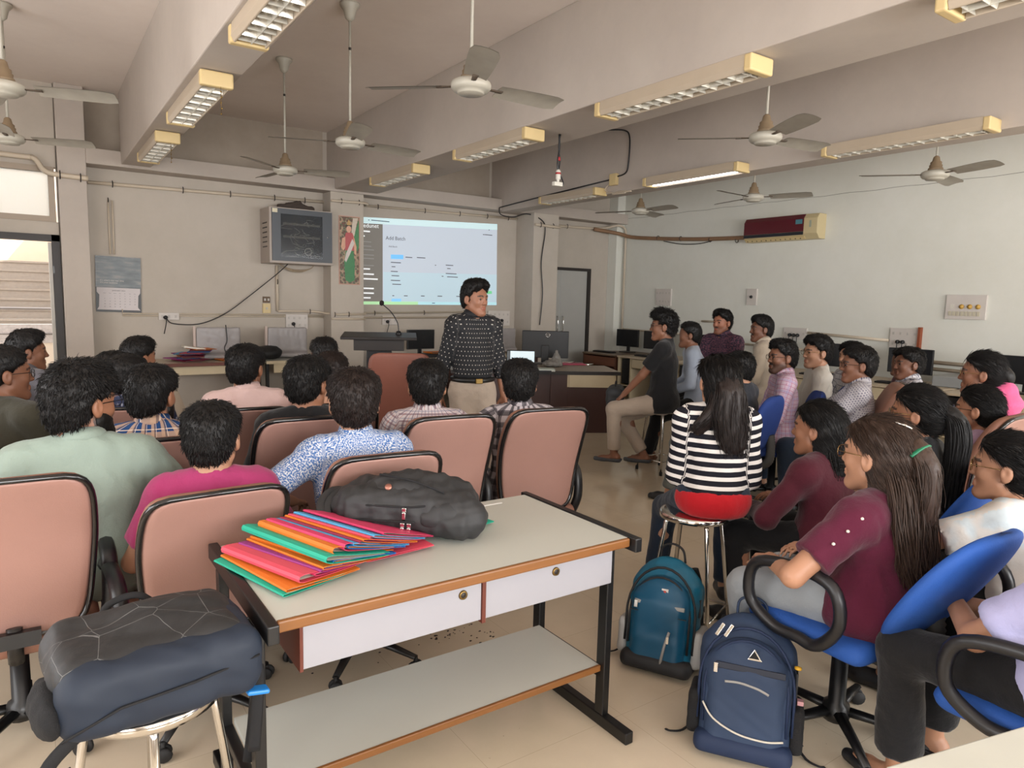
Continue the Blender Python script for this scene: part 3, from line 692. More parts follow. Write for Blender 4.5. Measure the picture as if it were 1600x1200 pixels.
for x0, x1 in ((.075, .625), (.64, 1.165)):
    b = MB(); b.bb(x0, x1, .035, .05, .595, .728); dr = b.build('drawer', M_lamw, T, bevel=.002)
    b = MB(); b.bb(x0+.01, x1-.01, .05, .45, .60, .725); b.build('drawer_box', M_lamw, dr)
    b = MB(); xx = x0+(x1-x0)*.88 if x0 < .3 else x0+(x1-x0)*.52
    b.lathe([(.006, .0), (.006, .004), (.013, .006), (.015, 0), (0, 0)], 16, (xx, .035, .69), Matrix.Rotation(PI/2, 3, 'X')); b.build('lock', M_brass, dr)
    b = MB(); b.lathe([(0, .004), (.011, .0045), (.011, 0), (0, 0)], 16, (xx, .0345, .69), Matrix.Rotation(PI/2, 3, 'X')); b.build('lock_face', M_dark, dr)
for q in ((.066, .075, .033, .45, .59, .735), (.626, .639, .030, .06, .585, .735)): b = MB(); b.bb(*q); b.build('drawer_divider', M_edge, T)
# white table corner bottom right
o = thing('white_table', 'white tabletop corner at the bottom right edge', 'table', (1.235, .565, 0), -.235)
b = MB(); b.bb(0, 1.1, -.6, 0, .725, .75); b.build('tabletop', mat('cream_white_top', 'bfbfb4', .4), o, bevel=.004)
for x, y in ((.05, -.05), (1.05, -.05), (.05, -.55), (1.05, -.55)):
    b = MB(); b.bb(x-.02, x+.02, y-.02, y+.02, 0, .725); b.build('leg', M_blackm, o)
# ---------------------------------------------------------------- folders on the table
FC = {'magenta': 'c8355f', 'orange': 'cf6f1c', 'teal': '14a084', 'sky': '4d9cc9', 'blue': '1767ae', 'purple': '8e2f78', 'pink': 'd2495c', 'wine': '8b2444'}
FM = {k: mat('card_'+k, v, .6, var=.04, vscale=8) for k, v in FC.items()}
M_paper = mat('paper', 'd8d2c6', .8, var=.04)
def folder(color, label, x, y, z, rz, pitch=0, roll=0, L=.34, Wd=.235, th=.012, group='coloured card folders piled on the front table', bend=.02):
    """x,y = middle of the spine; the folder lies towards +x local, spine along local y"""
    b = MB(); n = 8
    def cover(sg):
        def F(u, v):
            xx = u*Wd; return (xx, (v-.5)*L, sg*th/2*(1-u*.45)+bend*math.sin(u*PI*.5)*(u)*.4)
        return F
    spine = [(-.0, 0)]
    prof = [(Wd, -th*.2+bend*.4)]+[(u*Wd, -th/2*(1-u*.5)+bend*.4*u*u) for u in (.75, .5, .25, .05)]+[(-.004, -th*.35), (-.007, 0), (-.004, th*.35)]+[(u*Wd, th/2*(1-u*.5)+bend*.4*u*u) for u in (.05, .25, .5, .75)]+[(Wd, th*.2+bend*.4)]
    t = .0011; inner = [(a+(t*1.2 if a < .02 else 0), zz+(t if zz < bend*.4*max(0, a/Wd)**2 else -t)) for a, zz in prof]
    N = len(prof); vs = []; fs = []
    for yy in (-L/2, L/2):
        for a, zz in prof: vs.append((a, yy, zz))
        for a, zz in inner: vs.append((a, yy, zz))
    for i in range(N-1):
        fs += [(i, i+1, 2*N+i+1, 2*N+i), (N+i+1, N+i, 3*N+i, 3*N+i+1), (i+1, i, N+i, N+i+1), (2*N+i, 2*N+i+1, 3*N+i+1, 3*N+i)]
    fs += [(0, N, 3*N, 2*N), (N-1, 3*N-1, 4*N-1, 2*N-1)]
    b.add(vs, fs, False)
    o = b.build('card_folder', FM[color]); tag(o, label, 'folder', group)
    b = MB()
    for k in range(2):
        zz = (k-.5)*th*.3
        b.grid(lambda u, v: (.004+u*(Wd-.012), (v-.5)*(L-.014), zz*(1-u*.5)+bend*.4*u*u), 3, 1, False)
    b.build('paper_sheets', M_paper, o, fix=False)
    o.location = (x, y, z); o.rotation_euler = (math.radians(roll), math.radians(pitch), math.radians(rz)); return o
zt = .7625
# spines run front to back, fanned from left to right, the open sides sloping down to the right
FS = [('teal', .475, .003, 16, 'bottom teal folder whose green corner sticks out at the left end'),
      ('orange', .490, .013, 14, 'orange folder second from the bottom, lying nearest the left corner'),
      ('pink', .510, .026, 20, 'pink folder with rolled spine at the left front of the pile'),
      ('magenta', .545, .034, 24, 'magenta folder under the purple one at the left'),
      ('purple', .568, .040, 22, 'purple folder left of the lower orange ones'),
      ('orange', .585, .046, 19, 'orange folder right of the purple folder'),
      ('orange', .605, .052, 22, 'orange folder beneath the big teal folder'),
      ('blue', .622, .056, 17, 'blue folder whose corner shows below the big teal folder'),
      ('teal', .585, .066, 18, 'big teal folder with a thick rolled spine across the pile'),
      ('orange', .622, .078, 18, 'thick spined orange folder behind the big teal folder'),
      ('magenta', .652, .080, 20, 'thin magenta folder right behind thick orange folder'),
      ('blue', .668, .083, 19, 'deep blue folder of the pair in mid pile'),
      ('sky', .684, .086, 20, 'sky blue folder of the pair in mid pile'),
      ('wine', .703, .087, 21, 'wine coloured folder between sky blue and orange'),
      ('orange', .718, .089, 20, 'thin orange folder in the back half of the pile'),
      ('pink', .735, .091, 22, 'pink folder in the back half, in front of the pale sky one'),
      ('sky', .752, .093, 21, 'pale sky blue folder near the back of the pile'),
      ('magenta', .785, .094, 21, 'magenta folder at the very back, running under the black backpack')]
for i, (c, x, dz, rz, lb) in enumerate(FS):
    th = .024 if 'thick' in lb or 'rolled' in lb else .010
    folder(c, lb, x, 1.98+i*.0045, zt+dz+th/2, rz, pitch=math.degrees(math.asin(min(.6, dz*.80/.235))), th=th, L=.37 if i != 8 else .42, bend=.016)
folder('pink', 'pink folder whose corner shows below the black backpack', .80, 2.04, zt+.012, 4, L=.26, th=.008, bend=.004)
folder('teal', 'teal folder showing at the right end of the black backpack', 1.10, 2.12, zt+.008, 10, L=.24, th=.008, bend=.004)
# ================================================================ desks at the walls
M_brd = mat('brown_laminate', '5d3a2b', .5, var=.08); M_crm = mat('cream_laminate', 'c0b193', .5, var=.06); M_top = mat('worn_desktop', 'b8a890', .4, var=.08)
M_scr = mat('black_screen', '17191c', .25, var=.02); M_bez = mat('black_bezel', '121214', .4)
def monitor(x, y, rz, label, w_=.48, h=.28, z=.75, group='black monitors on the right wall desks', back=False):
    o = thing('monitor', label, 'monitor', (x, y, z), rz, group)
    b = MB(); b.bb(-w_/2, w_/2, -.012, .02, .10, .10+h); b.build('casing', M_bez, o, bevel=.006)
    b = MB(); b.bb(-w_/2+.012, w_/2-.012, -.0145, -.012, .115, .10+h-.012); b.build('screen', M_scr, o)
    b = MB(); b.bb(-.03, .03, .02, .045, .02, .22); b.build('neck', M_bez, o, bevel=.004)
    b = MB(); b.bb(-.11, .11, -.08, .10, 0, .014); b.build('base', M_bez, o, bevel=.005); return o
def keyboard(x, y, rz, label, z=.75):
    o = thing('keyboard', label, 'keyboard', (x, y, z), rz, 'black keyboards')
    b = MB(); b.bb(-.22, .22, -.07, .07, .002, .022); b.build('keyboard_body', M_bez, o, bevel=.005)
    b = MB()
    for i in range(14):
        for j in range(4): b.bb(-.205+i*.0295, -.205+i*.0295+.024, -.055+j*.028, -.055+j*.028+.022, .022, .028)
    b.build('keys', M_black, o, fix=False); return o
# run of computer desks along the right wall, each desk a thing
for i, (y0, y1, kind) in enumerate([(8.2, 9.0, 0), (7.0, 8.15, 1), (5.8, 6.95, 1), (4.6, 5.75, 1), (3.4, 4.55, 1), (2.2, 3.35, 1), (1.0, 2.15, 1)]):
    lb = ['brown computer desk at the corner by the grey doors', 'cream fronted desk beside the brown corner desk with open shelf compartment', 'desk at right wall behind young man in purple shirt', 'desk at right wall behind bearded boy in pink checked shirt', 'desk at right wall behind the boys with glasses', 'desk at right wall behind girl in pink hoodie', 'desk at right wall nearest the right edge'][i]
    o = thing('computer_desk', lb, 'desk', (7.68, y0, 0)); L = y1-y0
    b = MB(); b.bb(0, 1.0, 0, L, .725, .75); b.build('desktop', M_top if kind else mat('dark_edged_top', '6f5c4a', .4), o, bevel=.003)
    m = M_crm if kind else M_brd
    if kind:
        for q in ((.02, .9, L-.03, L-.005, 0, .725), (.02, .9, L-.30, L-.275, 0, .725)): b = MB(); b.bb(*q); b.build('side_panel', M_crm, o)
        b = MB(); b.bb(.03, .5, L-.275, L-.03, .28, .295).bb(.03, .5, L-.275, L-.03, .05, .07); b.build('cpu_shelf', M_crm, o)
        b = MB(); b.bb(.06, .5, L-.25, L-.06, .31, .70); b.build('cpu_case', M_black, o, bevel=.005)
        b = MB(); b.bb(.02, .04, .05, L-.31, .58, .715); d = b.build('drawer', M_crm, o, bevel=.003)
        b = MB(); b.lathe([(0, 0), (.01, 0), (.01, .006), (0, .006)], 8, (.014, L*.35, .66), Matrix.Rotation(PI/2, 3, 'Y')); b.build('lock', M_brass, d)
        b = MB(); b.bb(.02, .9, .0, .025, 0, .725); b.build('end_panel', M_brd, o)
        b = MB(); b.bb(.6, .62, .03, L-.31, .2, .725); b.build('back_panel', M_brd, o)
    else:
        for q in ((.02, .9, 0.0, .03, 0, .725), (.02, .9, L-.03, L, 0, .725)): b = MB(); b.bb(*q); b.build('side_panel', M_brd, o)
        b = MB(); b.bb(.02, .05, .03, L-.03, .56, .70); b.build('drawer', mat('mid_brown', '6e4430', .5), o)
        b = MB(); b.bb(.6, .63, .03, L-.03, .1, .725); b.build('back_panel', M_brd, o); b = MB(); b.bb(.1, .6, .03, L-.03, .05, .08); b.build('foot_shelf', M_crm, o)
for i, (y, lb) in enumerate([(8.62, 'black monitor on brown corner desk by the doors'), (7.95, 'black monitor just behind head of boy in black t-shirt'), (6.97, 'black monitor left of young man in purple patterned shirt'), (5.72, 'black monitor behind bearded boy in pink checked shirt'), (4.80, 'black monitor between boy in white shirt and boy with folded arms'), (3.97, 'black monitor behind boy in white checked shirt, below the switch board'), (2.82, 'black monitor at right edge behind girl in pink hoodie')]):
    monitor(8.35, y, -PI/2+.0+(.15 if i < 3 else 0), lb, w_=.5 if i else .46, h=.29, group='black monitors on the right wall desks')
for y, lb in ((8.75, 'black keyboard on corner desk'), (7.75, 'black keyboard on cream desk behind boy in black t-shirt'), (6.5, 'black keyboard left of young man in purple shirt'), (4.85, 'black keyboard behind boy in white shirt'), (3.9, 'black keyboard behind boy in white checked shirt')): keyboard(7.95, y, PI/2, lb)
# box / white CPU cover at right wall
b = MB(); b.bb(8.2, 8.7, 3.0, 3.65, .752, .87); tag(b.build('equipment_box', mat('grey_box', '8d8f8e', .5), bevel=.01), 'grey flat equipment box on desk left of girl in pink hoodie', 'box')
# left wall tables
def lab_table(label, x0, x1, y0, y1, top, drawer=True):
    o = thing('side_table', label, 'table', (x0, y0, 0)); L = x1-x0; D = y1-y0
    b = MB(); b.bb(0, L, .01, D, .735, .76); b.build('tabletop', top, o); b = MB(); b.bb(0, L, -.01, .012, .725, .762); b.build('front_lip', M_edge if not drawer else M_crm, o)
    for x in (.03, L-.03):
        for y in (.08, D-.08): b = MB(); b.bb(x-.018, x+.018, y-.018, y+.018, 0, .735); b.build('leg', M_blackm, o)
    if drawer:
        b = MB(); b.bb(.1, L-.1, .03, .05, .61, .725); d = b.build('drawer', M_crm, o, bevel=.002)
        b = MB(); b.lathe([(0, 0), (.012, 0), (.012, .006), (0, .006)], 8, (L*.5, .024, .67), Matrix.Rotation(PI/2, 3, 'X')); b.build('lock', M_dark, d)
    else:
        b = MB(); b.bb(.06, L-.06, .06, .08, .62, .715); b.build('apron', M_crm, o); b = MB(); b.bb(L-.16, L-.10, .04, D-.05, 0, .73); b.build('end_panel', M_edge, o)
    return o
lab_table('long table with red brown edge under the calendar, stacked with files', 1.0, 2.32, 8.72, 9.45, M_top, False)
lab_table('grey topped table with black legs left of middle column', 2.36, 3.32, 8.72, 9.45, M_lam, True)
M_cov = mat('plastic_dust_cover', '9c9796', .35, var=.10, vscale=10, bump=.5, bscale=12)
def covered_monitor(x, y, rz, label, w_=.52, h=.34, z=.76):
    o = thing('covered_monitor', label, 'monitor', (x, y, z), rz, 'monitors under grey dust covers')
    f = Field(axis(-.34, .34, .018), axis(-.14, .14, .018), axis(0, .46, .018)); f.rbox((0, 0, h/2+.06), (w_/2, .02, h/2), .015); f.rbox((0, .01, .04), (w_/2*.97, .09, .03), .02, k=.06)
    V, F = f.mesh(); V = relax(V, F, 1); V += normals(V, F)*(wob(V, 26, 3)*.004)[:, None]; np_mesh('dust_cover', V, F, M_cov, o)
    b = MB(); b.bb(-w_/2-.03, -w_/2-.005, -.015, .02, .05, h+.07); b.build('side_flap', mat('cover_edge', 'c0aea4', .5), o)
    return o
covered_monitor(1.90, 9.15, 0, 'monitor under grey cover, left one of the pair below the calendar wall')
covered_monitor(2.75, 9.15, .05, 'monitor under grey cover, right one of the pair near the socket board')
covered_monitor(6.2, 9.15, .1, 'monitor under grey plastic cover right of the standing teacher', w_=.40, h=.32)
b = MB(); b.tube(catmull([(1.98, 9.11, 1.19), (1.99, 9.10, 1.0), (1.96, 9.10, .9), (2.0, 9.09, .78)], 5), .006, 5); tag(b.build('thin_cable', M_black), 'thin black cable hanging down the left covered monitor', 'cable')
# file stack on the left table
rnd = random.Random(5); cols = ['wine', 'magenta', 'purple', 'blue', 'orange', 'wine', 'purple', 'sky', 'pink', 'blue', 'wine', 'orange']
names = ['lowest wine red file', 'magenta file low in the stack', 'purple file low in the stack', 'dark blue file in the lower half', 'orange file in the lower half', 'wine red file in mid stack', 'purple file in mid stack', 'sky blue file in mid stack', 'pink file in the upper half', 'blue file in the upper half', 'wine red file near the top', 'orange topmost file']
for i, c in enumerate(cols):
    folder(c, names[i]+' on the table under the calendar', 1.38+rnd.uniform(-.05, .1)+i*.008, 9.0+rnd.uniform(-.05, .05), .77+i*.0125, rnd.uniform(-30, 30), th=.012, L=.34, bend=.004, group='files stacked under the calendar')
folder('orange', 'flat orange envelope folder right of the file stack', 1.86, 8.95, .775, 12, th=.014, L=.26, Wd=.36, bend=.02, group='files stacked under the calendar')
b = MB(); b.box((1.58, 8.98, .775+12*.0125), (.24, .2, .02), Matrix.Rotation(.15, 3, 'Y')); tag(b.build('paper_stack', M_paper, bevel=.002), 'bundle of cream papers on top of the file stack', 'papers')
# black bag on the table
f = Field(axis(-.26, .26, .014), axis(-.2, .2, .014), axis(-.02, .24, .014)); f.ell((0, 0, .08), (.22, .14, .085)); f.ell((.1, .02, .09), (.12, .12, .08), k=.04); f.half((0, 0, 0.004), (0, 0, -1)); V, F = f.mesh(); V += normals(V, F)*(wob(V, 22, 4)*.007)[:, None]
o = np_mesh('black_bag', V, F, mat('black_nylon', '1a1a1b', .6, bump=.3)); o.location = (2.40, 8.98, .762); tag(o, 'soft black bag lying on the table left of the grey topped table', 'bag')
# ---------------------------------------------------------------- teacher's desk, lectern, far desk
o = thing('teacher_desk', 'dark brown desk with cream top carrying laptop and monitor', 'desk', (4.3, 6.95, 0), -.50)
b = MB(); b.bb(-.3, 1.75, .0, .85, .725, .75); b.build('desktop', mat('desk_top_grey', '9a8d7e', .4), o, bevel=.003)
b = MB(); b.bb(-.3, 1.75, -.008, .0, .71, .752); b.build('top_edge', M_dark, o)
M_dbr = mat('dark_brown_laminate', '3e2520', .45)
b = MB(); b.bb(-.25, 1.1, .05, .07, .28, .72); b.build('modesty_panel', M_dbr, o)
b = MB(); b.bb(1.1, 1.7, .02, .75, 0, .56); c_ = b.build('pedestal', M_dbr, o, bevel=.003); b = MB(); b.bb(1.12, 1.68, .0, .02, .56, .71).bb(1.1, 1.7, .02, .75, .56, .72); b.build('drawer', M_crm, o)
for q in ((-.27, -.22, .03, .8, 0, .72), (.9, 1.1, .02, .08, 0, .72)): b = MB(); b.bb(*q); b.build('side_panel', M_dbr, o)
def dpt(x, y, z=.75): 
    M = Matrix.Translation((4.3, 6.95, 0)) @ Matrix.Rotation(-.50, 4, 'Z'); v = M @ Vector((x, y, z)); return tuple(v)
# laptop
o = thing('laptop', 'open laptop with lit white screen on the teacher desk', 'laptop', (4.78, 6.72, .752), -.62)
b = MB(); b.bb(-.17, .17, -.22, 0, 0, .018); b.build('keyboard_base', M_bez, o, bevel=.004)
R_ = Matrix.Rotation(-.22, 3, 'X')
b = MB(); b.box(R_ @ Vector((0, .004, .12))+Vector((0, .0, .012)), (.34, .008, .225), R_); lid = b.build('lid', M_bez, o, bevel=.003)
b = MB(); b.box(R_ @ Vector((.0, -.0015, .12))+Vector((0, .0, .012)), (.32, .002, .20), R_); b.build('screen', mat('lit_white_screen', 'c3d3d8', emit=.75, var=0), lid)
b = MB(); b.box(R_ @ Vector((-.143, -.003, .12))+Vector((0, .0, .012)), (.032, .002, .20), R_); b.build('screen_sidebar', mat('screen_grey', '5d6266', emit=.1, var=0), lid)
# all-in-one monitor seen from behind
o = thing('display_back', 'black monitor seen from behind with round silver emblem, on teacher desk', 'monitor', (5.62, 7.35, .75), -.62)
b = MB(); b.bb(-.31, .31, -.01, .03, .08, .44); c_ = b.build('casing', M_bez, o, bevel=.008)
b = MB(); b.bb(-.05, .05, -.03, .0, .02, .25); b.build('stand_neck', M_bez, o, bevel=.005); b = MB(); b.bb(-.13, .13, -.12, .1, 0, .014); b.build('base', M_bez, o, bevel=.004)
b = MB(); b.tube([(.027*math.cos(a)+.03, -.012, .385+.027*math.sin(a)) for a in np.linspace(0, 2*PI, 21)[:-1]], .003, 5, closed=True); b.build('emblem_ring', M_chrome, o)
text_mesh('DELL', .019, M_chrome, o, at_front(.03, -.0115, .379), align='CENTER')
# crumpled plastic bag
f = Field(axis(-.2, .2, .012), axis(-.15, .15, .012), axis(-.01, .28, .012)); f.cap((0, 0, .03), (.0, 0, .2), .08, .02, k=.02); f.ell((-.08, 0, .04), (.11, .1, .05), k=.03); f.half((0, 0, .003), (0, 0, -1)); V, F = f.mesh(); V += normals(V, F)*(wob(V, 45, 8)*.010)[:, None]
o = np_mesh('plastic_bag', V, F, mat('crumpled_clear_plastic', '8d8a85', .2, var=.25, vscale=30, spec=.8)); o.location = (5.50, 6.95, .752); tag(o, 'crumpled grey plastic bag in front of the monitor on teacher desk', 'bag')
b = MB(); b.box((0, 0, .0), (.33, .24, .004)); b.box((0, 0, .006), (.30, .22, .008)); o = b.build('pink_folder', mat('bright_pink_card', 'b5375c', .5)); o.location = (5.92, 7.12, .757); o.rotation_euler = (0, 0, -.5); tag(o, 'bright pink folder at right end of teacher desk', 'folder')
o = thing('register_book', 'thick open white register on front edge of the teacher desk', 'book', (5.02, 6.62, .751), -.55)
b = MB(); b.bb(-.15, .15, -.11, .11, 0, .022); b.build('book_block', mat('white_paper', 'd5dad2', .7), o, bevel=.003)
b = MB(); b.bb(-.152, .0, -.112, .112, .022, .026).bb(.002, .152, -.112, .112, .022, .026); b.build('page', mat('greenish_page', 'ccd6cb', .8), o)
b = MB(); b.bb(-.17, .1, -.17, -.13, 0, .016); b.build('pen_tray', M_bez, o)
# lectern
o = thing('lectern', 'black wooden lectern with wide sloping top and gooseneck microphone', 'lectern', (3.06, 6.92, 0), -.45)
b = MB(); b.box((0, 0, 1.165), (.78, .5, .03), Matrix.Rotation(.06, 3, 'X')); b.build('reading_top', M_dark, o, bevel=.006)
b = MB(); b.bb(-.26, .26, -.18, .18, 1.02, 1.15); b.build('top_box', M_dark, o, bevel=.004)
b = MB(); b.bb(-.13, .13, -.12, .12, .06, 1.02); b.build('pedestal', M_black, o, bevel=.004); b = MB(); b.bb(-.3, .3, -.24, .24, 0, .06); b.build('base', M_black, o, bevel=.005)
b = MB(); b.tube(catmull([(.2, .05, 1.17), (.19, .06, 1.3), (.12, .06, 1.42), (.03, .06, 1.50)], 5), .006, 6); b.lathe([(.03, 0), (.035, .02), (.02, .05)], 10, (.2, .05, 1.17)); g = b.build('microphone_stem', M_black, o)
b = MB(); b.lathe([(0, -.03), (.02, -.022), (.026, 0), (.02, .022), (0, .03)], 12, (.02, .06, 1.515)); b.build('microphone_head', mat('foam', '1a1112', .9), g)
# far desk and monitor behind the lectern
o = thing('far_desk', 'narrow brown desk against the front wall below the projected image', 'desk', (4.0, 8.65, 0))
b = MB(); b.bb(0, 2.5, 0, .8, .725, .75); b.build('desktop', M_top, o); b = MB(); b.bb(.02, 2.48, .03, .05, .3, .72); b.build('modesty_panel', M_dbr, o)
for x in (.0, 2.47): b = MB(); b.bb(x, x+.03, .03, .77, 0, .725); b.build('side_panel', M_dbr, o)
monitor(4.62, 9.0, .1, 'black monitor on far desk behind the lectern', .46, .28, group=None)
o = thing('black_tray', 'flat black device under orange folder on the far desk', 'device', (4.75, 8.78, .751)); b = MB(); b.bb(-.25, .2, -.1, .1, 0, .05); b.build('device_body', M_bez, o, bevel=.004)
folder('orange', 'orange red folder lying on the black device behind lectern', 4.62, 8.78, .815, 5, th=.02, L=.24, Wd=.33, bend=.01, group=None)
# ================================================================ things on the walls
o = thing('cable_cabinet', 'grey steel network cabinet with glass door hung on the wall', 'cabinet', (2.52, 9.5, 1.98))
M_cab = mat('cabinet_steel', 'a3978d', .45, var=.05); M_cdoor = mat('cabinet_door_frame', '3c4148', .4)
b = MB(); b.bb(0, .83, -.42, 0, 0, .70); b.build('cabinet_body', M_cab, o, bevel=.005)
b = MB(); b.bb(.03, .81, -.435, -.42, .03, .08).bb(.03, .81, -.435, -.42, .62, .685).bb(.03, .14, -.435, -.42, .08, .62).bb(.68, .81, -.435, -.42, .08, .62); dr = b.build('cabinet_door', M_cdoor, o)
b = MB(); b.bb(.14, .68, -.424, -.421, .08, .62); b.build('interior_dark', mat('cabinet_inside', '32353a', .6), o)
b = MB(); rn = random.Random(3)
for k in range(26):
    x = rn.uniform(.18, .62); z = rn.uniform(.12, .56); b.tube(catmull([(x, -.427, z), (x+rn.uniform(-.1, .1), -.43, z+rn.uniform(-.06, .02)), (x+rn.uniform(-.16, .1), -.427, z+rn.uniform(-.1, .0))], 4), .0022, 4)
b.tube([(.49+.045*math.cos(a), -.43, .16+.045*math.sin(a)) for a in np.linspace(0, 2*PI, 17)[:-1]], .005, 5, closed=True)
b.build('patch_cables', mat('patch_cable_grey', 'c0bdb2', .6), o)
b = MB()
for zz in (.50, .34):
    b.bb(.17, .65, -.428, -.424, zz-.015, zz+.012)
    for k in range(4): b.bb(.19+k*.12, .215+k*.12, -.432, -.427, zz-.012, zz+.02)
b.build('patch_panel', mat('patch_panel', '8f8a80', .5), o)
t = NT('tinted_glass'); t.set('Base Color', (.05, .06, .07, 1)); t.set('Roughness', .08); t.set('Alpha', .35)
b = MB(); b.bb(.14, .68, -.436, -.434, .08, .62); b.build('glass', t.m, dr)
b = MB(); b.bb(.035, .10, -.437, -.435, .63, .68); b.build('paper_sticker', mat('sticker', 'd8cfb4', .7), dr); b = MB(); b.lathe([(0, 0), (.008, 0), (.008, .006), (0, .006)], 8, (.75, -.436, .36), Matrix.Rotation(PI/2, 3, 'X')); b.build('lock', M_chrome, dr)
b = MB()
for k in range(6): b.bb(-.003, .001, -.32, -.12, .2+k*.06, .215+k*.06)
b.build('vent_slot', M_dark, o)
f = Field(axis(-.3, .3, .014), axis(-.16, .16, .014), axis(-.02, .2, .014)); f.cap((-.22, 0, .02), (.22, 0, .02), .03, .03); f.cap((-.12, 0, .04), (.05, -.02, .09), .03, .02, k=.02); f.cap((.0, 0, .08), (.16, 0, .03), .025, .02, k=.02); V, F = f.mesh(); V += normals(V, F)*(wob(V, 50, 8)*.006)[:, None]
o = np_mesh('cable_bundle', V, F, mat('dusty_cables', '40362f', .8)); o.location = (2.93, 9.3, 2.70); tag(o, 'dusty tangle of cables lying on top of the steel cabinet', 'cables')
b = MB()
for k in range(3): b.tube(catmull([(2.72, 9.4, 1.99), (2.85, 9.4, 1.93-.01*k), (3.0, 9.38, 1.91-.012*k), (3.15, 9.4, 1.94), (3.2, 9.42, 1.99)], 5), .006, 5)
tag(b.build('cable_loop', mat('tan_cable', '9b8a73', .6)), 'loops of tan cable sagging below the steel cabinet', 'cable')
b = MB(); b.tube(catmull([(2.80, 9.25, 1.98), (2.7, 9.40, 1.85), (2.35, 9.44, 1.55), (2.05, 9.45, 1.32), (1.75, 9.455, 1.19), (1.45, 9.455, 1.19), (1.37, 9.45, 1.25)], 8), .007, 6); tag(b.build('black_cable', M_black), 'black cable swooping from the steel cabinet down to a white wall socket', 'cable')
def socket_board(label, x, z, wd, h, y=9.5, n=3, plug=True, rot=0, m=None, rows=1, group='white switch and socket boards', plugs=1, cream=0):
    o = thing('socket_board', label, 'socket board', (x, y, z), rot, group)
    b = MB(); b.bb(-wd/2, wd/2, -.03, 0, 0, h); b.build('board', m or mat('board_white', 'c9c2bb', .5), o, bevel=.004)
    b = MB()
    for r in range(rows):
        for k in range(n): x0 = -wd/2+wd*(k+.5)/n; b.bb(x0-.012, x0+.012, -.036, -.03, h*(r+.5)/rows-.016, h*(r+.5)/rows+.016)
    b.build('switches', mat('switch_white', 'b7b1aa', .4), o, bevel=.002)
    if plug:
        for k in range(plugs):
            b = MB(); xx = -wd*.18+k*.06; b.lathe([(0, 0), (.024, 0), (.026, .02), (.014, .045), (0, .045)], 10, (xx, -.034, h*.35), Matrix.Rotation(PI/2, 3, 'X')); b.tube(catmull([(xx, -.07, h*.35), (xx+.004, -.07, h*.35-.06), (xx-.02, -.04, h*.35-.2)], 4), .006, 5); b.build('black_plug', M_black, o)
    return o
socket_board('small white socket with a black plug below the calendar', 1.40, 1.235, .23, .09)
socket_board('white socket board above the right covered monitor', 2.98, 1.12, .30, .20, rows=2, n=4)
socket_board('cream and brass switch box on conduit below the cabinet', 2.58, 1.33, .10, .13, n=1, plug=False, m=M_cream, group=None)
socket_board('dark meter box above the cream switch box', 2.58, 1.47, .09, .08, n=2, plug=False, m=mat('dark_meter', '5a4326', .5), group=None)
socket_board('white socket behind the lectern microphone', 4.35, 1.18, .24, .13, n=3)
socket_board('white socket board with black plugs right of the teacher', 6.28, 1.17, .42, .24, n=5, rows=2, plugs=3)
socket_board('small cream plate on conduit left of teacher neck', 5.75, 1.33, .14, .12, n=1, plug=False, m=M_cream, group=None)
RW = PI/2+PI
def wboard(label, y, z, wd, h, **k): return socket_board(label, 8.8, z, wd, h, y=y, rot=-PI/2, **k)
wboard('white switch board with faint knob on right wall above the far monitors', 8.25, 1.56, .34, .28, n=5, rows=2, plug=False)
o = wboard('narrow white plate with one black knob on the right wall', 6.5, 1.60, .17, .24, n=1, plug=False)
b = MB(); b.lathe([(0, 0), (.024, 0), (.02, .015), (0, .015)], 10, (0, -.036, .12), Matrix.Rotation(PI/2, 3, 'X')); b.build('knob', M_black, o)
o = wboard('large white switch board with three yellow fan regulators and a row of eight switches', 3.62, 1.49, .42, .28, n=1, plug=False)
b = MB()
for k in range(8): b.bb(-.17+k*.042, -.17+k*.042+.03, -.04, -.03, .04, .09)
b.build('switch_row', mat('switch_ivory', 'bdb6a0', .4), o, bevel=.002)
for k in range(3):
    b = MB(); b.lathe([(0, 0), (.028, 0), (.026, .008), (.014, .01), (.012, .024), (0, .024)], 12, (-.04+k*.085, -.032, .145), Matrix.Rotation(PI/2, 3, 'X')); b.build('regulator_knob', mat('yellow_knob', 'c29a4a', .5), o)
b = MB(); b.bb(-.16, -.12, -.036, -.03, .12, .17); b.build('socket_plate', M_white, o)
wboard('white socket board with three black plugs behind boy in white shirt', 5.75, 1.14, .36, .16, n=4, rows=1, plugs=3)
o = wboard('white switch board with a red brown side above the monitor on right wall', 4.27, 1.10, .34, .26, n=4, rows=2, plugs=2)
b = MB(); b.bb(.171, .20, -.06, 0, -.02, .28); b.build('wood_side', mat('red_brown_wood', '8a4426', .5), o)
wboard('small white socket pair behind boy in black t-shirt', 7.62, 1.03, .22, .10, n=2)
# air conditioner
o = thing('air_conditioner', 'wine red split air conditioner with cream end on the right wall', 'air conditioner', (8.8, 5.98, 2.50), -PI/2)
b = MB(); b.prism([(0, 0), (0, .33), (-.16, .33), (-.20, .27), (-.20, .07), (-.13, 0)], 1.16, 0, (-.60, 0, 0)); b.build('unit_body', mat('ac_cream', 'c6b68e', .45), o, bevel=.008)
b = MB(); b.prism([(-.162, .325), (-.203, .27), (-.207, .27), (-.166, .33)], .95, 0, (-.59, 0, 0)); b.bb(-.59, .36, -.208, -.20, .10, .27); fp = b.build('front_panel', mat('wine_gloss', '561823', .25, var=.02, coat=.3), o)
b = MB(); b.bb(-.59, .36, -.209, -.20, .055, .098); b.build('dark_band', mat('ac_dark_band', '20242c', .3), o)
b = MB(); b.box((-.11, -.165, .022), (.95, .012, .05), Matrix.Rotation(.9, 3, 'X')); b.build('air_flap', M_cream, o)
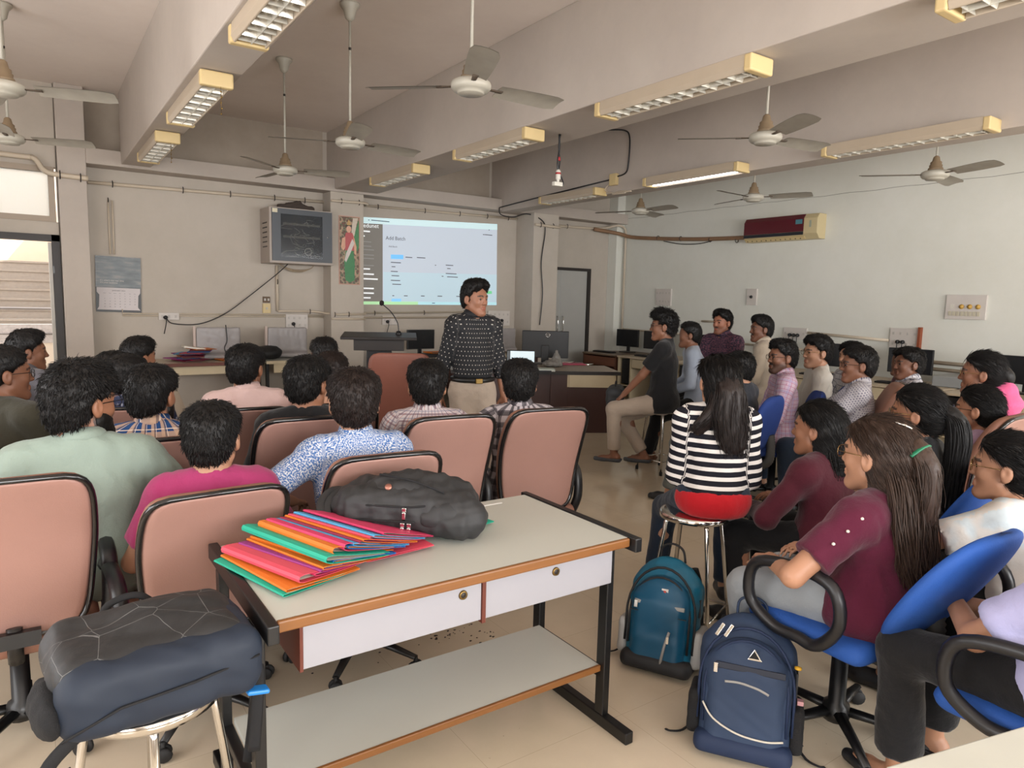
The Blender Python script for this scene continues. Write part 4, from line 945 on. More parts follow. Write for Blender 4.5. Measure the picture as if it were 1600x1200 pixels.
for k in range(12): b = MB(); b.bb(-.55+k*.077, -.54+k*.077, -.17, -.13, .006, .02); b.build('vane', M_dark, o)
b = MB(); b.bb(.24, .34, -.2095, -.2085, .20, .26); b.build('sticker', mat('teal_sticker', '4a7f8c', .4), fp); b = MB(); b.bb(.44, .47, -.203, -.20, .15, .24); b.build('display_window', mat('ac_display', '9ba08f', .3), o)
# calendar
o = thing('wall_calendar', 'wall calendar with dark landscape photo above a white month sheet', 'calendar', (.63, 9.485, 1.33), 0); o.rotation_euler = (0, .02, 0)
t = NT('calendar_photo'); n = t.n('ShaderNodeMapping'); t.t.links.new(t.obj(), n.inputs[0]); n.inputs['Scale'].default_value = (3, 1, 14); n.inputs['Rotation'].default_value = (0, .35, 0)
r = t.n('ShaderNodeValToRGB', {0: t.noise(1.4, 5, n.outputs[0], .6)}); e = r.color_ramp.elements; e[0].position = .3; e[0].color = lin('2c3437'); e[1].position = .75; e[1].color = lin('8b8079'); q = e.new(.5); q.color = lin('525a5c')
t.set('Base Color', r.outputs[0]); t.set('Roughness', .35)
b = MB(); b.bb(0, .47, -.004, 0, .0, .65); b.build('backing_card', mat('calendar_back', '2e2f30', .4), o)
b = MB(); b.bb(0, .47, -.006, -.004, .29, .65); b.build('photo_print', t.m, o)
b = MB(); b.prism([(.01, .285), (.46, .285), (.46, .23), (.44, .2), (.435, .06), (.46, .025), (.01, .025), (.03, .06), (.035, .2), (.01, .23)], -.003, 1, (0, -.005, 0)); b.build('month_sheet', mat('calendar_paper', 'cdc6c6', .7), o)
M_ink = mat('grey_ink', '4a4648', .7, var=0); M_wink = mat('white_ink', 'c9c2ba', .6, var=0)
text_mesh('JANUARY 2025', .021, M_ink, o, at_front(.235, -.0095, .245), align='CENTER')
days = ['Mon', 'Tue', 'Wed', 'Thu', 'Fri', 'Sat', 'Sun']
for k, d in enumerate(days): text_mesh(d, .014, M_ink, o, at_front(.09+k*.052, -.0095, .215), align='CENTER')
for r_ in range(5):
    for k in range(7):
        dd = r_*7+k-1
        if 1 <= dd <= 31: text_mesh(str(dd), .016, M_ink, o, at_front(.09+k*.052, -.0095, .185-r_*.032), align='CENTER')
text_mesh("It's what's the real time\nit's your business", .026, M_wink, o, at_front(.045, -.0075, .36))
# poster of a figure in a green and white sari
o = thing('wall_poster', 'tall narrow poster of a woman in a pink, white and green sari', 'poster', (3.47, 9.195, 1.74))
t = NT('poster_ground'); v = t.n('ShaderNodeTexVoronoi', {'Scale': 26}); t.t.links.new(t.obj(), v.inputs['Vector']); r = t.n('ShaderNodeValToRGB', {0: t.math('MULTIPLY', v.outputs['Distance'], 1.5)}); e = r.color_ramp.elements; e[0].color = lin('2a2a22'); e[1].color = lin('d0a98a'); q = e.new(.45); q.color = lin('8f4a3c'); q = e.new(.7); q.color = lin('3c6b43'); t.set('Base Color', t.mix(t.noise(9), r.outputs[0], lin('3a3226'))); t.set('Roughness', .4)
b = MB(); b.bb(0, .30, -.003, 0, 0, .92); b.build('poster_sheet', mat('poster_border', 'bd9180', .6), o)
b = MB(); b.bb(.012, .288, -.0045, -.003, .012, .908); b.build('poster_ground', t.m, o)
def flat(name, pts, col, y): b = MB(); b.prism(pts, -.0012, 1, (0, y, 0)); b.build(name, mat('print_'+col, col, .4, var=.12, vscale=30), o)
flat('print_backdrop', [(.19, .6), (.285, .88), (.285, .5), (.25, .45)], '3f7d4c', -.0045)
flat('print_backdrop', [(.17, .64), (.20, .90), (.27, .90), (.22, .66)], 'cdbfae', -.0048)
flat('print_skirt', [(.09, .06), (.075, .3), (.10, .48), (.2, .5), (.225, .3), (.22, .06), (.155, .03)], '2f7a45', -.0055)
flat('print_torso', [(.085, .46), (.075, .6), (.10, .7), (.19, .7), (.225, .62), (.21, .46)], 'b14a4c', -.006)
flat('print_sash', [(.08, .33), (.10, .42), (.19, .62), (.22, .56), (.15, .40), (.10, .30)], 'cfc4be', -.007)
flat('print_arm', [(.045, .62), (.03, .5), (.06, .45), (.09, .5), (.09, .64)], 'd3a184', -.0065); flat('print_arm', [(.205, .66), (.25, .52), (.245, .4), (.22, .42), (.21, .55)], 'd3a184', -.0065)
flat('print_head', [(.13+.035*math.cos(a)+.01, .745+.045*math.sin(a)) for a in np.linspace(0, 2*PI, 15)[:-1]], 'd6a58a', -.0072)
flat('print_hair', [(.10, .74), (.095, .80), (.14, .83), (.185, .80), (.18, .74), (.172, .78), (.14, .795), (.108, .78)], '241a16', -.0084)
flat('print_crown', [(.11, .80), (.125, .85), (.14, .875), (.155, .85), (.17, .80)], 'c09a5c', -.009)
# projected image on the recessed wall
o = thing('projected_screen', 'projected computer window on the wall, white page with grey sidebar', 'projected image', (0, 0, 0))
BL, TL, TR, BR = (3.88, 1.47), (3.88, 2.70), (6.22, 2.79), (6.24, 1.50)
def sp(u, v): return ((BL[0]*(1-u)+BR[0]*u)*(1-v)+(TL[0]*(1-u)+TR[0]*u)*v, (BL[1]*(1-u)+BR[1]*u)*(1-v)+(TL[1]*(1-u)+TR[1]*u)*v)
def quad(name, u0, u1, v0, v1, col, em, y):
    b = MB(); P = [sp(u0, v0), sp(u1, v0), sp(u1, v1), sp(u0, v1)]; b.prism(P, -.0008, 1, (0, y, 0)); b.build(name, mat('glow_'+col+str(em), col, emit=em, var=0), o)
EM = .72
quad('page', 0, 1, 0, 1, 'bcc6d2', EM*.62, 9.498); quad('browser_bar', 0, 1, .93, 1, 'bfd8dc', EM*.8, 9.4965); quad('sidebar', 0, .155, .035, .93, '77736d', .34, 9.4965)
quad('lower_page', .16, 1, .035, .38, 'b5cbd6', EM*.65, 9.4968)
quad('task_bar', 0, .40, 0, .035, 'a9d8a4', EM*.8, 9.4965); quad('task_bar', .40, 1, 0, .035, 'a9d3de', EM*.8, 9.4965)
quad('button', .21, .295, .535, .585, '6aaee0', EM, 9.495); quad('button', .215, .28, .035, .07, '7cb6e0', EM, 9.495); quad('button', .90, .96, .14, .175, '6cc389', .6, 9.495)
M_st = mat('projected_dark_text', '5a6070', emit=.10, var=0); M_sw = mat('projected_white_text', 'd8dadb', emit=.75, var=0)
def stx(tx, u, v, size, m): x, z = sp(u, v); text_mesh(tx, size, m, o, at_front(x, 9.4945, z) @ Matrix.Rotation(.03*v, 4, 'Z'))
stx('edunet', .028, .885, .085, M_sw); stx('Add Batch', .175, .755, .075, M_st); stx('Add Batch', .195, .67, .032, M_st)
def bar(u, v, wd, m, h=.010): x, z = sp(u, v); b = MB(); b.bb(x, x+wd, 9.4942, 9.495, z, z+h*2); b.build('text_line', m, o)
for v, wd in ((.835, .14), (.78, .06)): bar(.012, v, wd, M_sw)
M_sg = mat('projected_faint_text', '8b8a87', emit=.45, var=0)
for v, wd in ((.72, .16), (.67, .16), (.63, .2), (.57, .2), (.53, .2), (.45, .2)): bar(.012, v, wd, M_sg, .005)
for v, wd in ((.405, .14), (.345, .20), (.29, .26), (.235, .04), (.18, .20), (.125, .2), (.07, .15)):
    bar(.012, v, wd, M_sw); bar(.002, v, .012, M_sw)
for u, v, wd in ((.21, .49, .16), (.215, .44, .06), (.21, .385, .11), (.215, .335, .12), (.21, .28, .15), (.22, .235, .14), (.31, .555, .11), (.39, .555, .14), (.60, .475, .13), (.61, .435, .06), (.60, .375, .19), (.61, .335, .19), (.52, .47, .02), (.57, .34, .03), (.22, .10, .03), (.3, .10, .06), (.42, .10, .06), (.54, .10, .08), (.68, .10, .09), (.90, .86, .14), (.885, .86, .03), (.08, .965, .28), (.06, .965, .02), (.93, .92, .02), (.5, .015, .05)): bar(u, v, wd, M_st, .006)
# ================================================================ people
def rot(yaw=0, pitch=0, roll=0):
    a, b, c = [math.radians(q) for q in (yaw, -pitch, roll)]
    Rz = np.array([[math.cos(a), -math.sin(a), 0], [math.sin(a), math.cos(a), 0], [0, 0, 1]])
    Rx = np.array([[1, 0, 0], [0, math.cos(b), -math.sin(b)], [0, math.sin(b), math.cos(b)]])
    Ry = np.array([[math.cos(c), 0, math.sin(c)], [0, 1, 0], [-math.sin(c), 0, math.cos(c)]])
    return Rz @ Rx @ Ry
def M4(M, p, s=1.0):
    return Matrix([[*(M[i]*s), p[i]] for i in range(3)]+[[0, 0, 0, 1]])
def skin_mat():
    t = NT('skin'); a = t.n('ShaderNodeAttribute', attribute_name='Col')
    n = t.noise(25, 4); t.set('Base Color', t.mix(t.math('MULTIPLY', n, .25), a.outputs['Color'], t.mix(.35, a.outputs['Color'], (.10, .05, .035, 1))))
    t.set('Roughness', .48); t.set('Specular IOR Level', .4); t.bump(t.noise(160, 3), .12, .002); return t.m
M_skin = skin_mat()
def hair_mat(name, c1, c2, rough=.42):
    t = NT(name); mp = t.n('ShaderNodeMapping'); t.t.links.new(t.obj(), mp.inputs[0]); mp.inputs['Scale'].default_value = (1, 1, .12)
    n = t.noise(120, 4, mp.outputs[0], .7); t.set('Base Color', t.mix(n, lin(c1), lin(c2))); t.set('Roughness', rough); t.set('Specular IOR Level', .28); t.bump(n, .6, .003); return t.m
H_blk = hair_mat('black_hair', '070606', '161312', .5); H_brn = hair_mat('brown_hair', '201713', '4a382e', .45); H_dbr = hair_mat('dark_brown_hair', '100b0a', '261b17', .48)
def cloth(name, color, rough=.85, var=.06, rib=0):
    t = NT(name); c = lin(color); d = tuple(x*(1-var*2) for x in c[:3])+(1,)
    t.set('Base Color', t.mix(t.noise(7, 4), d, c)); t.set('Roughness', rough); t.set('Specular IOR Level', .25); t.set('Sheen Weight', .15)
    t.bump(t.noise(18, 5, rough=.6), .35, .02); return t.m
def puv(t):
    a = t.n('ShaderNodeAttribute', attribute_name='puv'); s = t.n('ShaderNodeSeparateXYZ', {0: a.outputs['Vector']}); return s.outputs[0], s.outputs[1], a.outputs['Vector']
def band(t, c, period, width, off=0):
    """1 inside a stripe of the given width"""
    f = t.math('FRACT', t.math('ADD', t.math('DIVIDE', c, period), off)); return t.math('LESS_THAN', f, width/period)
def pattern(name, base, layers, rough=.8):
    """layers: (axis 'u'|'v', period, width, offset, colour, opacity)"""
    t = NT(name); u, v, _ = puv(t); c = lin(base)
    for ax, per, wd, off, colr, op in layers: c = t.mix(t.math('MULTIPLY', band(t, u if ax == 'u' else v, per, wd, off), op), c, lin(colr))
    t.set('Base Color', c); t.set('Roughness', rough); t.set('Specular IOR Level', .25); t.bump(t.noise(16, 4), .3, .02); return t.m
def fleck(name, base, c2, scale, thr, rough=.8, c3=None):
    t = NT(name); _, _, v = puv(t); n = t.n('ShaderNodeTexNoise', {'Scale': scale, 'Detail': 3, 'Roughness': .6}); t.t.links.new(v, n.inputs['Vector'])
    c = t.mix(t.n('ShaderNodeMapRange', {0: n.outputs['Fac'], 1: thr-.03, 2: thr+.03}).outputs[0], lin(base), lin(c2))
    if c3: m = t.n('ShaderNodeTexNoise', {'Scale': scale*.6, 'Detail': 2}); t.t.links.new(v, m.inputs['Vector']); c = t.mix(t.n('ShaderNodeMapRange', {0: m.outputs['Fac'], 1: .56, 2: .6}).outputs[0], c, lin(c3))
    t.set('Base Color', c); t.set('Roughness', rough); t.bump(t.noise(16, 4), .3, .02); return t.m
def dotted(name, base, c2, per, r, rough=.8, stagger=True):
    t = NT(name); u, v, _ = puv(t); vv = t.math('DIVIDE', v, per); row = t.math('FLOOR', vv)
    uu = t.math('DIVIDE', u, per)
    if stagger: uu = t.math('ADD', uu, t.math('MULTIPLY', row, .5))
    a = t.math('SUBTRACT', t.math('FRACT', uu), .5); b = t.math('SUBTRACT', t.math('FRACT', vv), .5)
    d = t.math('ADD', t.math('MULTIPLY', a, a), t.math('MULTIPLY', b, b)); f = t.math('LESS_THAN', d, (r/per)**2)
    t.set('Base Color', t.mix(f, lin(base), lin(c2))); t.set('Roughness', rough); t.bump(t.noise(16, 4), .3, .02); return t.m
def ik(S, T, a, b, pole):
    S, T, pole = [np.asarray(q, float) for q in (S, T, pole)]; d = T-S; L = np.linalg.norm(d); u = d/(L+1e-9)
    if L > (a+b)*.999: T = S+u*(a+b)*.999; L = (a+b)*.999
    x = (a*a-b*b+L*L)/(2*L); h = math.sqrt(max(a*a-x*x, 0)); p = pole-u*(pole@u); p = p/(np.linalg.norm(p)+1e-9)
    return S+u*x+p*h, T
def fuzz(V, F, N, n, L, lift, m, parent, Mh, H, hs, seed, crown=(0, -.03, .13), r=.0015, tie=None, jit=.25):
    """short hair strands growing out of the hair surface, combed away from the crown or towards a tie point"""
    rs = np.random.RandomState(seed); A = np.linalg.norm(np.cross(V[F[:, 1]]-V[F[:, 0]], V[F[:, 2]]-V[F[:, 0]]), axis=1); fi = rs.choice(len(F), n, p=A/A.sum())
    w_ = rs.rand(n, 2); q = F[fi]; P = (V[q[:, 0]]*(1-w_[:, :1])+V[q[:, 1]]*w_[:, :1])*(1-w_[:, 1:])+(V[q[:, 3]]*(1-w_[:, :1])+V[q[:, 2]]*w_[:, :1])*w_[:, 1:]; Nn = N[q[:, 0]]
    if tie is None: kp = (np.abs(P[:, 0]) < .05) | (((P[:, 1]+.002)/.034)**2+((P[:, 2]+.004)/.050)**2 > 1); P = P[kp]; Nn = Nn[kp]; q = q[kp]; n = len(P)
    T = (np.array(tie)-P) if tie is not None else (P-np.array(crown)); T = T-Nn*np.sum(T*Nn, 1)[:, None]; T /= np.linalg.norm(T, axis=1)[:, None]+1e-6
    T = T+rs.normal(size=(n, 3))*jit; T /= np.linalg.norm(T, axis=1)[:, None]; LL = (L*rs.uniform(.6, 1.2, n))[:, None]; Nn = Nn*lift
    C = np.stack([P-Nn*LL*.15, P+T*LL*.33+Nn*LL*.32, P+T*LL*.68+Nn*LL*.42, P+T*LL+Nn*LL*.36], 1); R = r*np.array([1, 1, .8, .3])[None, :, None]*rs.uniform(.7, 1.2, n)[:, None, None]
    U = np.cross(T, N[q[:, 0]]); U /= np.linalg.norm(U, axis=1)[:, None]+1e-6; W2 = np.cross(T, U)
    Vs = np.stack([C+R*(math.cos(g)*U+math.sin(g)*W2)[:, None, :] for g in (0, 2.094, 4.189)], 2).reshape(-1, 3)
    i = np.arange(3)[:, None]*3; k = np.arange(3)[None, :]; k2 = (k+1) % 3; fs = np.stack([i+k, i+k2, i+3+k2, i+3+k], 2).reshape(-1, 4); Fs = (fs[None]+(np.arange(n)*12)[:, None, None]).reshape(-1, 4)
    o = np_mesh('hair_strands', Vs*hs @ np.asarray(Mh).T+H, Fs, m, parent); o['kind'] = 'stuff'; return o
def lathe_eye():
    b = MB(); R = .0125; n = 12
    prof = [(math.sin(t)*R, math.cos(t)*R) for t in np.linspace(0, PI, 11)]
    for i in range(10):
        b.cur = 1 if i < 3 else 0
        vs = [(r*math.cos(2*PI*k/n), z, r*math.sin(2*PI*k/n)) for r, z in prof[i:i+2] for k in range(n)]
        b.add(vs, [(k, (k+1) % n, n+(k+1) % n, n+k) for k in range(n)], True)
    return b
M_eyew = mat('eye_white', 'b8aaa0', .3, var=0); M_iris = mat('dark_iris', '120c0a', .2, var=0)
EYE = lathe_eye().build('eye', [M_eyew, M_iris]); EYE_ME = EYE.data; bpy.data.objects.remove(EYE)
M_gl = mat('thin_black_frame', '17130f', .3, .3, var=0); M_gold = mat('thin_gold_frame', 'a88d63', .25, 1, var=0)
t = NT('spectacle_lens'); t.set('Base Color', (.9, .9, .92, 1)); t.set('Roughness', .03); t.set('Transmission Weight', 1); t.set('IOR', 1.02); t.set('Alpha', .35); M_lens = t.m
def glasses(parent, Mh, H, hs, m, big=1.0):
    b = MB(); rx, rz = .024*big, .019*big
    for sx in (-1, 1):
        b.tube([(sx*.033+rx*math.copysign(abs(math.cos(a))**.8, math.cos(a)), .102-.006*abs(math.cos(a))*0, .006+rz*math.copysign(abs(math.sin(a))**.8, math.sin(a))) for a in np.linspace(0, 2*PI, 19)[:-1]], .0015, 5, closed=True)
        b.tube([(sx*(.033+rx), .102, .010), (sx*.074, .092, .012), (sx*.082, .02, .010), (sx*.081, -.012, .004)], .0015, 5)
    b.tube(catmull([(-.010, .102, .008), (0, .106, .012), (.010, .102, .008)], 3), .0013, 5)
    g = b.build('glasses', m, parent); g.matrix_local = M4(Mh, H, hs)
    b = MB()
    for sx in (-1, 1): b.lathe([(0, 0), (rx*.95, 0), (rx*.95, .0006), (0, .0006)], 14, (sx*.033, .102, .006), Matrix.Rotation(PI/2, 3, 'X'))
    l = b.build('lens', M_lens, g)
def strands(name, path, wx, wy, n, m, parent, seed=0, r=.0028, wave=.008, shell=.55, X=(1, 0, 0), Y=(0, 1, 0), steps=18, curl=0):
    rs = np.random.RandomState(seed); P = np.array(catmull(path, 8)); L = len(P); ti = np.linspace(0, L-1, steps); P = np.stack([np.interp(ti, range(L), P[:, e]) for e in range(3)], 1)
    WX = np.interp(np.linspace(0, 1, steps), np.linspace(0, 1, len(wx)), wx); WY = np.interp(np.linspace(0, 1, steps), np.linspace(0, 1, len(wy)), wy)
    X = np.array(X, float); Y = np.array(Y, float); Vs = []; Fs = []
    tt = np.linspace(0, 1, steps)
    for q in range(n):
        a = rs.rand()*2*PI; rad = shell+(1-shell)*rs.rand(); ca, sa = math.cos(a)*rad, math.sin(a)*rad; ph = rs.rand()*6; end = .72+.28*rs.rand()
        w_ = wave*np.sin(tt*rs.uniform(5, 10)+ph)*tt; w2 = wave*np.cos(tt*rs.uniform(5, 10)+ph*2)*tt
        C = P+(ca*WX+w_)[:, None]*X+(sa*WY+w2)[:, None]*Y
        if end < 1:
            te = tt*end*(steps-1); C = np.stack([np.interp(te, range(steps), C[:, e]) for e in range(3)], 1)
        R = r*(1-.65*tt)*rs.uniform(.7, 1.3); T = np.gradient(C, axis=0); T /= np.linalg.norm(T, axis=1)[:, None]+1e-9
        U = np.cross(T, Y+.01); U /= np.linalg.norm(U, axis=1)[:, None]+1e-9; W2 = np.cross(T, U)
        o = len(Vs)*steps*3
        Vs.append(np.stack([C+R[:, None]*(math.cos(g)*U+math.sin(g)*W2) for g in (0, 2.094, 4.189)], 1).reshape(-1, 3))
        i = np.arange(steps-1)[:, None]*3; k = np.arange(3)[None, :]; k2 = (k+1) % 3
        Fs.append(np.stack([i+k, i+k2, i+3+k2, i+3+k], 2).reshape(-1, 4)+o)
    return np_mesh(name, np.concatenate(Vs), np.concatenate(Fs), m, parent)
def head_prims(f, Mh, H, hs, fem=0, infl=0, face=True):
    def P(*q): return H+Mh @ (np.array(q)*hs)
    def E(c, r, k=.02, op='u'): f.ell(P(*c), np.array(r)*hs, Mh, k*hs, op, infl)
    def K(a, b, ra, rb=None, k=.012): f.cap(P(*a), P(*b), ra*hs, (ra if rb is None else rb)*hs, k*hs, 'u', infl)
    E((0, -.014, .034), (.074, .092, .086), 0); E((0, .028, .028), (.064, .060, .058), .03); E((0, .034, -.035), (.056 if fem else .059, .056, .072), .03)
    E((0, .070, -.098), (.023 if fem else .028, .024, .018), .03)
    for sx in (-1, 1):
        K((sx*.046, .012, -.055), (sx*.018, .068, -.098), .019 if fem else .021, .015, .03)
        E((sx*.036, .060, -.022), (.022, .024, .024), .02)
    if face:
        K((0, .086, .016), (0, .1035, -.024), .007, .0115, .014); 
        for sx in (-1, 1): E((sx*.011, .096, -.027), (.008, .009, .007), .006)
        K((-.034, .082, .028), (.034, .082, .028), .009, None, .02)
        for sx in (-1, 1): E((sx*.032, .104, .006), (.019, .016, .012), .010, 's')
        for sx in (-1, 1): K((sx*.045, .079, .012), (sx*.019, .086, .0135), .0050, .0050, .004); K((sx*.044, .079, -.001), (sx*.020, .085, -.003), .0042, .0042, .005)
        K((-.017, .089, -.056), (.017, .089, -.056), .0062, None, .006); K((-.014, .089, -.067), (.014, .089, -.067), .0075, None, .006)
        E((0, .098, -.0615), (.022, .008, .0018), .002, 's')
    for sx in (-1, 1):
        E((sx*.083, -.008, -.004), (.010, .020, .031), .008); E((sx*.075, -.002, -.028), (.009, .011, .012), .008)
        E((sx*.096, -.004, .001), (.009, .011, .018), .006, 's')
def hand(f, Wr, d, nrm, side, s=1, curl=.5, spread=.1, k=.006):
    """d direction of the hand, nrm palm normal (fingers curl towards it), side = thumb side"""
    d = np.asarray(d, float); d /= np.linalg.norm(d); nrm = np.asarray(nrm, float); nrm = nrm-d*(nrm@d); nrm /= np.linalg.norm(nrm); sd = np.cross(nrm, d)*side
    off = [(.030, .078, .070), (.010, .082, .078), (-.011, .078, .071), (-.030, .070, .056)]
    for i, (o, pl, fl) in enumerate(off):
        kn = Wr+s*(d*pl+sd*o); f.cap(Wr+s*(sd*o*.55), kn, .014*s, .0105*s, .012*s)
        a = 0; p = kn
        for j, fr in enumerate((.45, .32, .27)):
            a += curl*(.75 if j == 0 else .9); q = p+s*fl*fr*(d*math.cos(a)+nrm*math.sin(a)+sd*(o/.03)*spread*.5); f.cap(p, q, (.0088-.0008*j)*s, (.0080-.0008*j)*s, .0015*s); p = q
    t0 = Wr+s*(d*.025+sd*.022+nrm*.008); t1 = t0+s*(d*.030+sd*.026+nrm*.012); t2 = t1+s*(d*.030+sd*.008+nrm*.012); t3 = t2+s*(d*.022-sd*.002+nrm*.008)
    f.cap(t0, t1, .014*s, .0108*s, .01*s); f.cap(t1, t2, .0100*s, .0092*s, .004*s); f.cap(t2, t3, .0092*s, .0075*s, .003*s)
NP = [0]
def capcut(f, a, b, ra, rb, cutp, cutn, k=.02):
    a = np.asarray(a, float); b = np.asarray(b, float); m = max(ra, rb)+k+.03
    sl, x, y, z = f.blk(np.minimum(a, b)-m, np.maximum(a, b)+m); v = b-a; L2 = float(v@v)+1e-12
    px, py, pz = x-a[0], y-a[1], z-a[2]; t = np.clip((px*v[0]+py*v[1]+pz*v[2])/L2, 0, 1)
    d = np.sqrt((px-t*v[0])**2+(py-t*v[1])**2+(pz-t*v[2])**2)-(ra+(rb-ra)*t); cutn = np.asarray(cutn)/np.linalg.norm(cutn)
    d = np.maximum(d, (x-cutp[0])*cutn[0]+(y-cutp[1])*cutn[1]+(z-cutp[2])*cutn[2]); f.comb(sl, d, k, 'u')
def person(label, top, seat=.44, yaw=0, hyaw=None, pitch=0, roll=0, lean=3, s=1.0, hs=1.0, wd=1.0, fem=0, skin='9a6549',
           hair='short', hm=None, ht=.014, tous=.004, quiff=0, shirt=None, sleeve='long', hem=.02, collar=False, trous=None, arms=None, legs=None,
           spec=None, beard=0, mou=0, fh=.0055, bc=.015, fine=None, shoes='d', group='students seated in the classroom', look=0, standing=False, seed=0, hands=True, belt=None, vis_face=True, flare=0, cat='person', ankle=None):
    NP[0] += 1; seed = seed or NP[0]; hyaw = yaw if hyaw is None else hyaw; th = math.radians(lean); ry = hyaw-yaw; r_ = random.Random(seed)
    up = np.array([0, math.sin(th), math.cos(th)]); Mt = rot(0, lean)
    if standing: seat = .80*s
    ts = (top[2]-seat-.095*s-.268*hs)/(.515*math.cos(th))
    if not .7 < ts < 1.2: print('TS', label, round(ts, 2))
    P0 = np.array([0, 0, seat+.095*s]); W_ = P0+up*.14*ts; Ch = P0+up*.31*ts+np.array([0, -.012, 0]); SH = P0+up*.462*ts; N = P0+up*.515*ts+np.array([0, -.012, 0])
    Mh = rot(ry, pitch, roll); H = N+np.array([0, .03*hs, .128*hs])+Mh @ np.array([0, .0, 0])
    # root location so that the head lands at top
    a = math.radians(yaw); hx, hy = H[0], H[1]; X0 = top[0]-(math.cos(a)*hx-math.sin(a)*hy); Y0 = top[1]-(math.sin(a)*hx+math.cos(a)*hy)
    o = thing('person', label, cat, (X0, Y0, 0), a, group)
    sh = .158*s*wd; ua, fa = .285*s, .25*s
    SJ = [SH+np.array([-sh, 0, -.012]), SH+np.array([sh, 0, -.012])]
    arms = arms or {}; AR = []
    for i, sx in enumerate((-1, 1)):
        A = arms.get('LR'[i], {}); T = np.array(A.get('t', (sx*.14, .28*s+th*.2, seat+.19)), float); pole = A.get('p', (sx*.7, -.5, -.7)); El, Tw = ik(SJ[i], T, ua, fa, pole)
        hd = np.array(A.get('hd', (Tw-El)/np.linalg.norm(Tw-El)+np.array([-sx*.2, .2, -.1])), float); hn = np.array(A.get('hn', (0, 0, -1)), float); AR.append((SJ[i], El, Tw, hd, hn, A.get('c', .4)))
    legs = legs or {}; LG = []; tl, sl_ = .43*s, .41*s
    for i, sx in enumerate((-1, 1)):
        hp = P0+np.array([sx*.088*s*wd, .0, -.01]); G = legs.get('LR'[i]); 
        if standing: A_ = np.array(G if G else (sx*.09, .0, .08)); pole = (0, 1, 0)
        else: A_ = np.array(G if G else (sx*.13, .40*s, .085), float); pole = (sx*.1, .8, .9)
        K_, A_ = ik(hp, A_, tl, sl_, pole); LG.append((hp, K_, A_))
    pts = [P0, H, *[q for A in AR for q in A[:3]], *[A[2]+.1*A[3]/np.linalg.norm(A[3]) for A in AR], *[q for L in LG for q in L]]
    lo = np.min(pts, 0)-.17; hi = np.max(pts, 0)+.17; lo[2] = max(lo[2], -.02); hi[2] = H[2]+.14*hs
    hz = [[(H[e]-.125*hs, H[e]+.125*hs, fh)] for e in range(3)]
    for i in (fine or []):
        c = AR[i][2]+.07*AR[i][3]/np.linalg.norm(AR[i][3])
        for e in range(3): hz[e].append((c[e]-.10, c[e]+.10, .0055))
    ax = [axis(lo[e], hi[e], bc, hz[e]) for e in range(3)]
    f = Field(*ax)
    def torso(f, g=0, k=.05, low=True, wz=1.0):
        if low: gp = g+(.012 if g else 0); f.ell(P0, (.158*s*wd+gp, .118*s+gp, .112*s+gp), Mt, k)
        f.ell(W_, (.138*s*wd*wz+g, .108*s+g, .15*ts+g), Mt, k); f.ell(Ch, (.152*s*wd+g, .105*s+g, .165*ts+g), Mt, k)
        f.cap(SH+np.array([-sh*.72, -.008, 0]), SH+np.array([sh*.72, -.008, 0]), .058*s+g, None, k)
        for sx in (-1, 1): f.cap(SH+np.array([sx*sh*.55, -.01, .01]), N+np.array([sx*.02, -.012, .01]), .046*s+g, .040*s+g, .04); f.cap(SJ[(sx+1)//2], SJ[(sx+1)//2]+.001, .055*s+g, None, .04)
        if fem:
            for sx in (-1, 1): f.ell(Ch+np.array([sx*.062*s, .085*s, -.0]), np.array((.058, .05, .055))*s*fem+g, None, .04)
    torso(f); 
    f.cap(N+np.array([0, 0, -.03]), H+Mh @ (np.array([0, -.028, -.045])*hs), .058*s*(.9 if fem else 1), .052*hs*(.9 if fem else 1), .03)
    for (S_, El, Wr, hd, hn, cu) in AR: f.cap(S_, El, .048*s, .038*s, .03); f.cap(El, Wr, .038*s, .026*s, .015)
    for hp, K_, A_ in LG:
        f.cap(hp, K_, .080*s, .056*s, .05); f.cap(K_, A_, .052*s, .036*s, .03); cal = K_*.68+A_*.32+np.array([0, -.016, 0]); f.ell(cal, (.048*s, .05*s, .10*s), None, .03)
        if ankle is None or True: f.cap(A_+np.array([0, -.03, -.035]), A_+np.array([0, .12*s, -.055]), .034*s, .022*s, .02); f.cap(A_+np.array([0.01, .10*s, -.055]), A_+np.array([0.0, .15*s, -.062]), .026*s, .018*s, .02)
    head_prims(f, Mh, H, hs, fem, face=vis_face)
    if hands:
        for i, (S_, El, Wr, hd, hn, cu) in enumerate(AR): hand(f, Wr, hd.copy(), hn.copy(), -1 if i == 0 else 1, .95*s, cu)
    V, F = f.mesh(); q = (V-H) @ Mh/hs; x, y, z = q.T
    base = np.array(lin(skin)[:3]); C = np.tile(base, (len(V), 1)); inh = (np.abs(x) < .12) & (np.abs(y) < .14) & (np.abs(z) < .14)
    def paint(w_, c): global_c = np.clip(w_, 0, 1)[:, None]*inh[:, None]; C[:] = C*(1-global_c)+np.array(c)*global_c
    sm = lambda v, a_, b_: np.clip((v-a_)/(b_-a_), 0, 1)
    if vis_face:
        bz = .031-.9*(np.abs(np.abs(x)-.033))**1.3
        paint((np.abs(z-bz) < .0055)*(np.abs(x) > .012)*(np.abs(x) < .052)*(y > .055)*.9, (.012, .009, .008))
        paint((np.abs(x) < .021)*(y > .082)*(z < -.049)*(z > -.0745)*.55, base*np.array([.85, .42, .45]))
        if mou: paint((np.abs(x) < .028)*(y > .078)*(z < -.038)*(z > -.053)*mou, (.015, .011, .01))
        if beard: paint(sm(-z, .025+0*z, .05)*(y > -.01)*(1-(np.abs(x) < .02)*(z > -.076)*(z < -.05))*beard, (.03, .02, .017))
    C = np.concatenate([C, np.ones((len(V), 1))], 1)
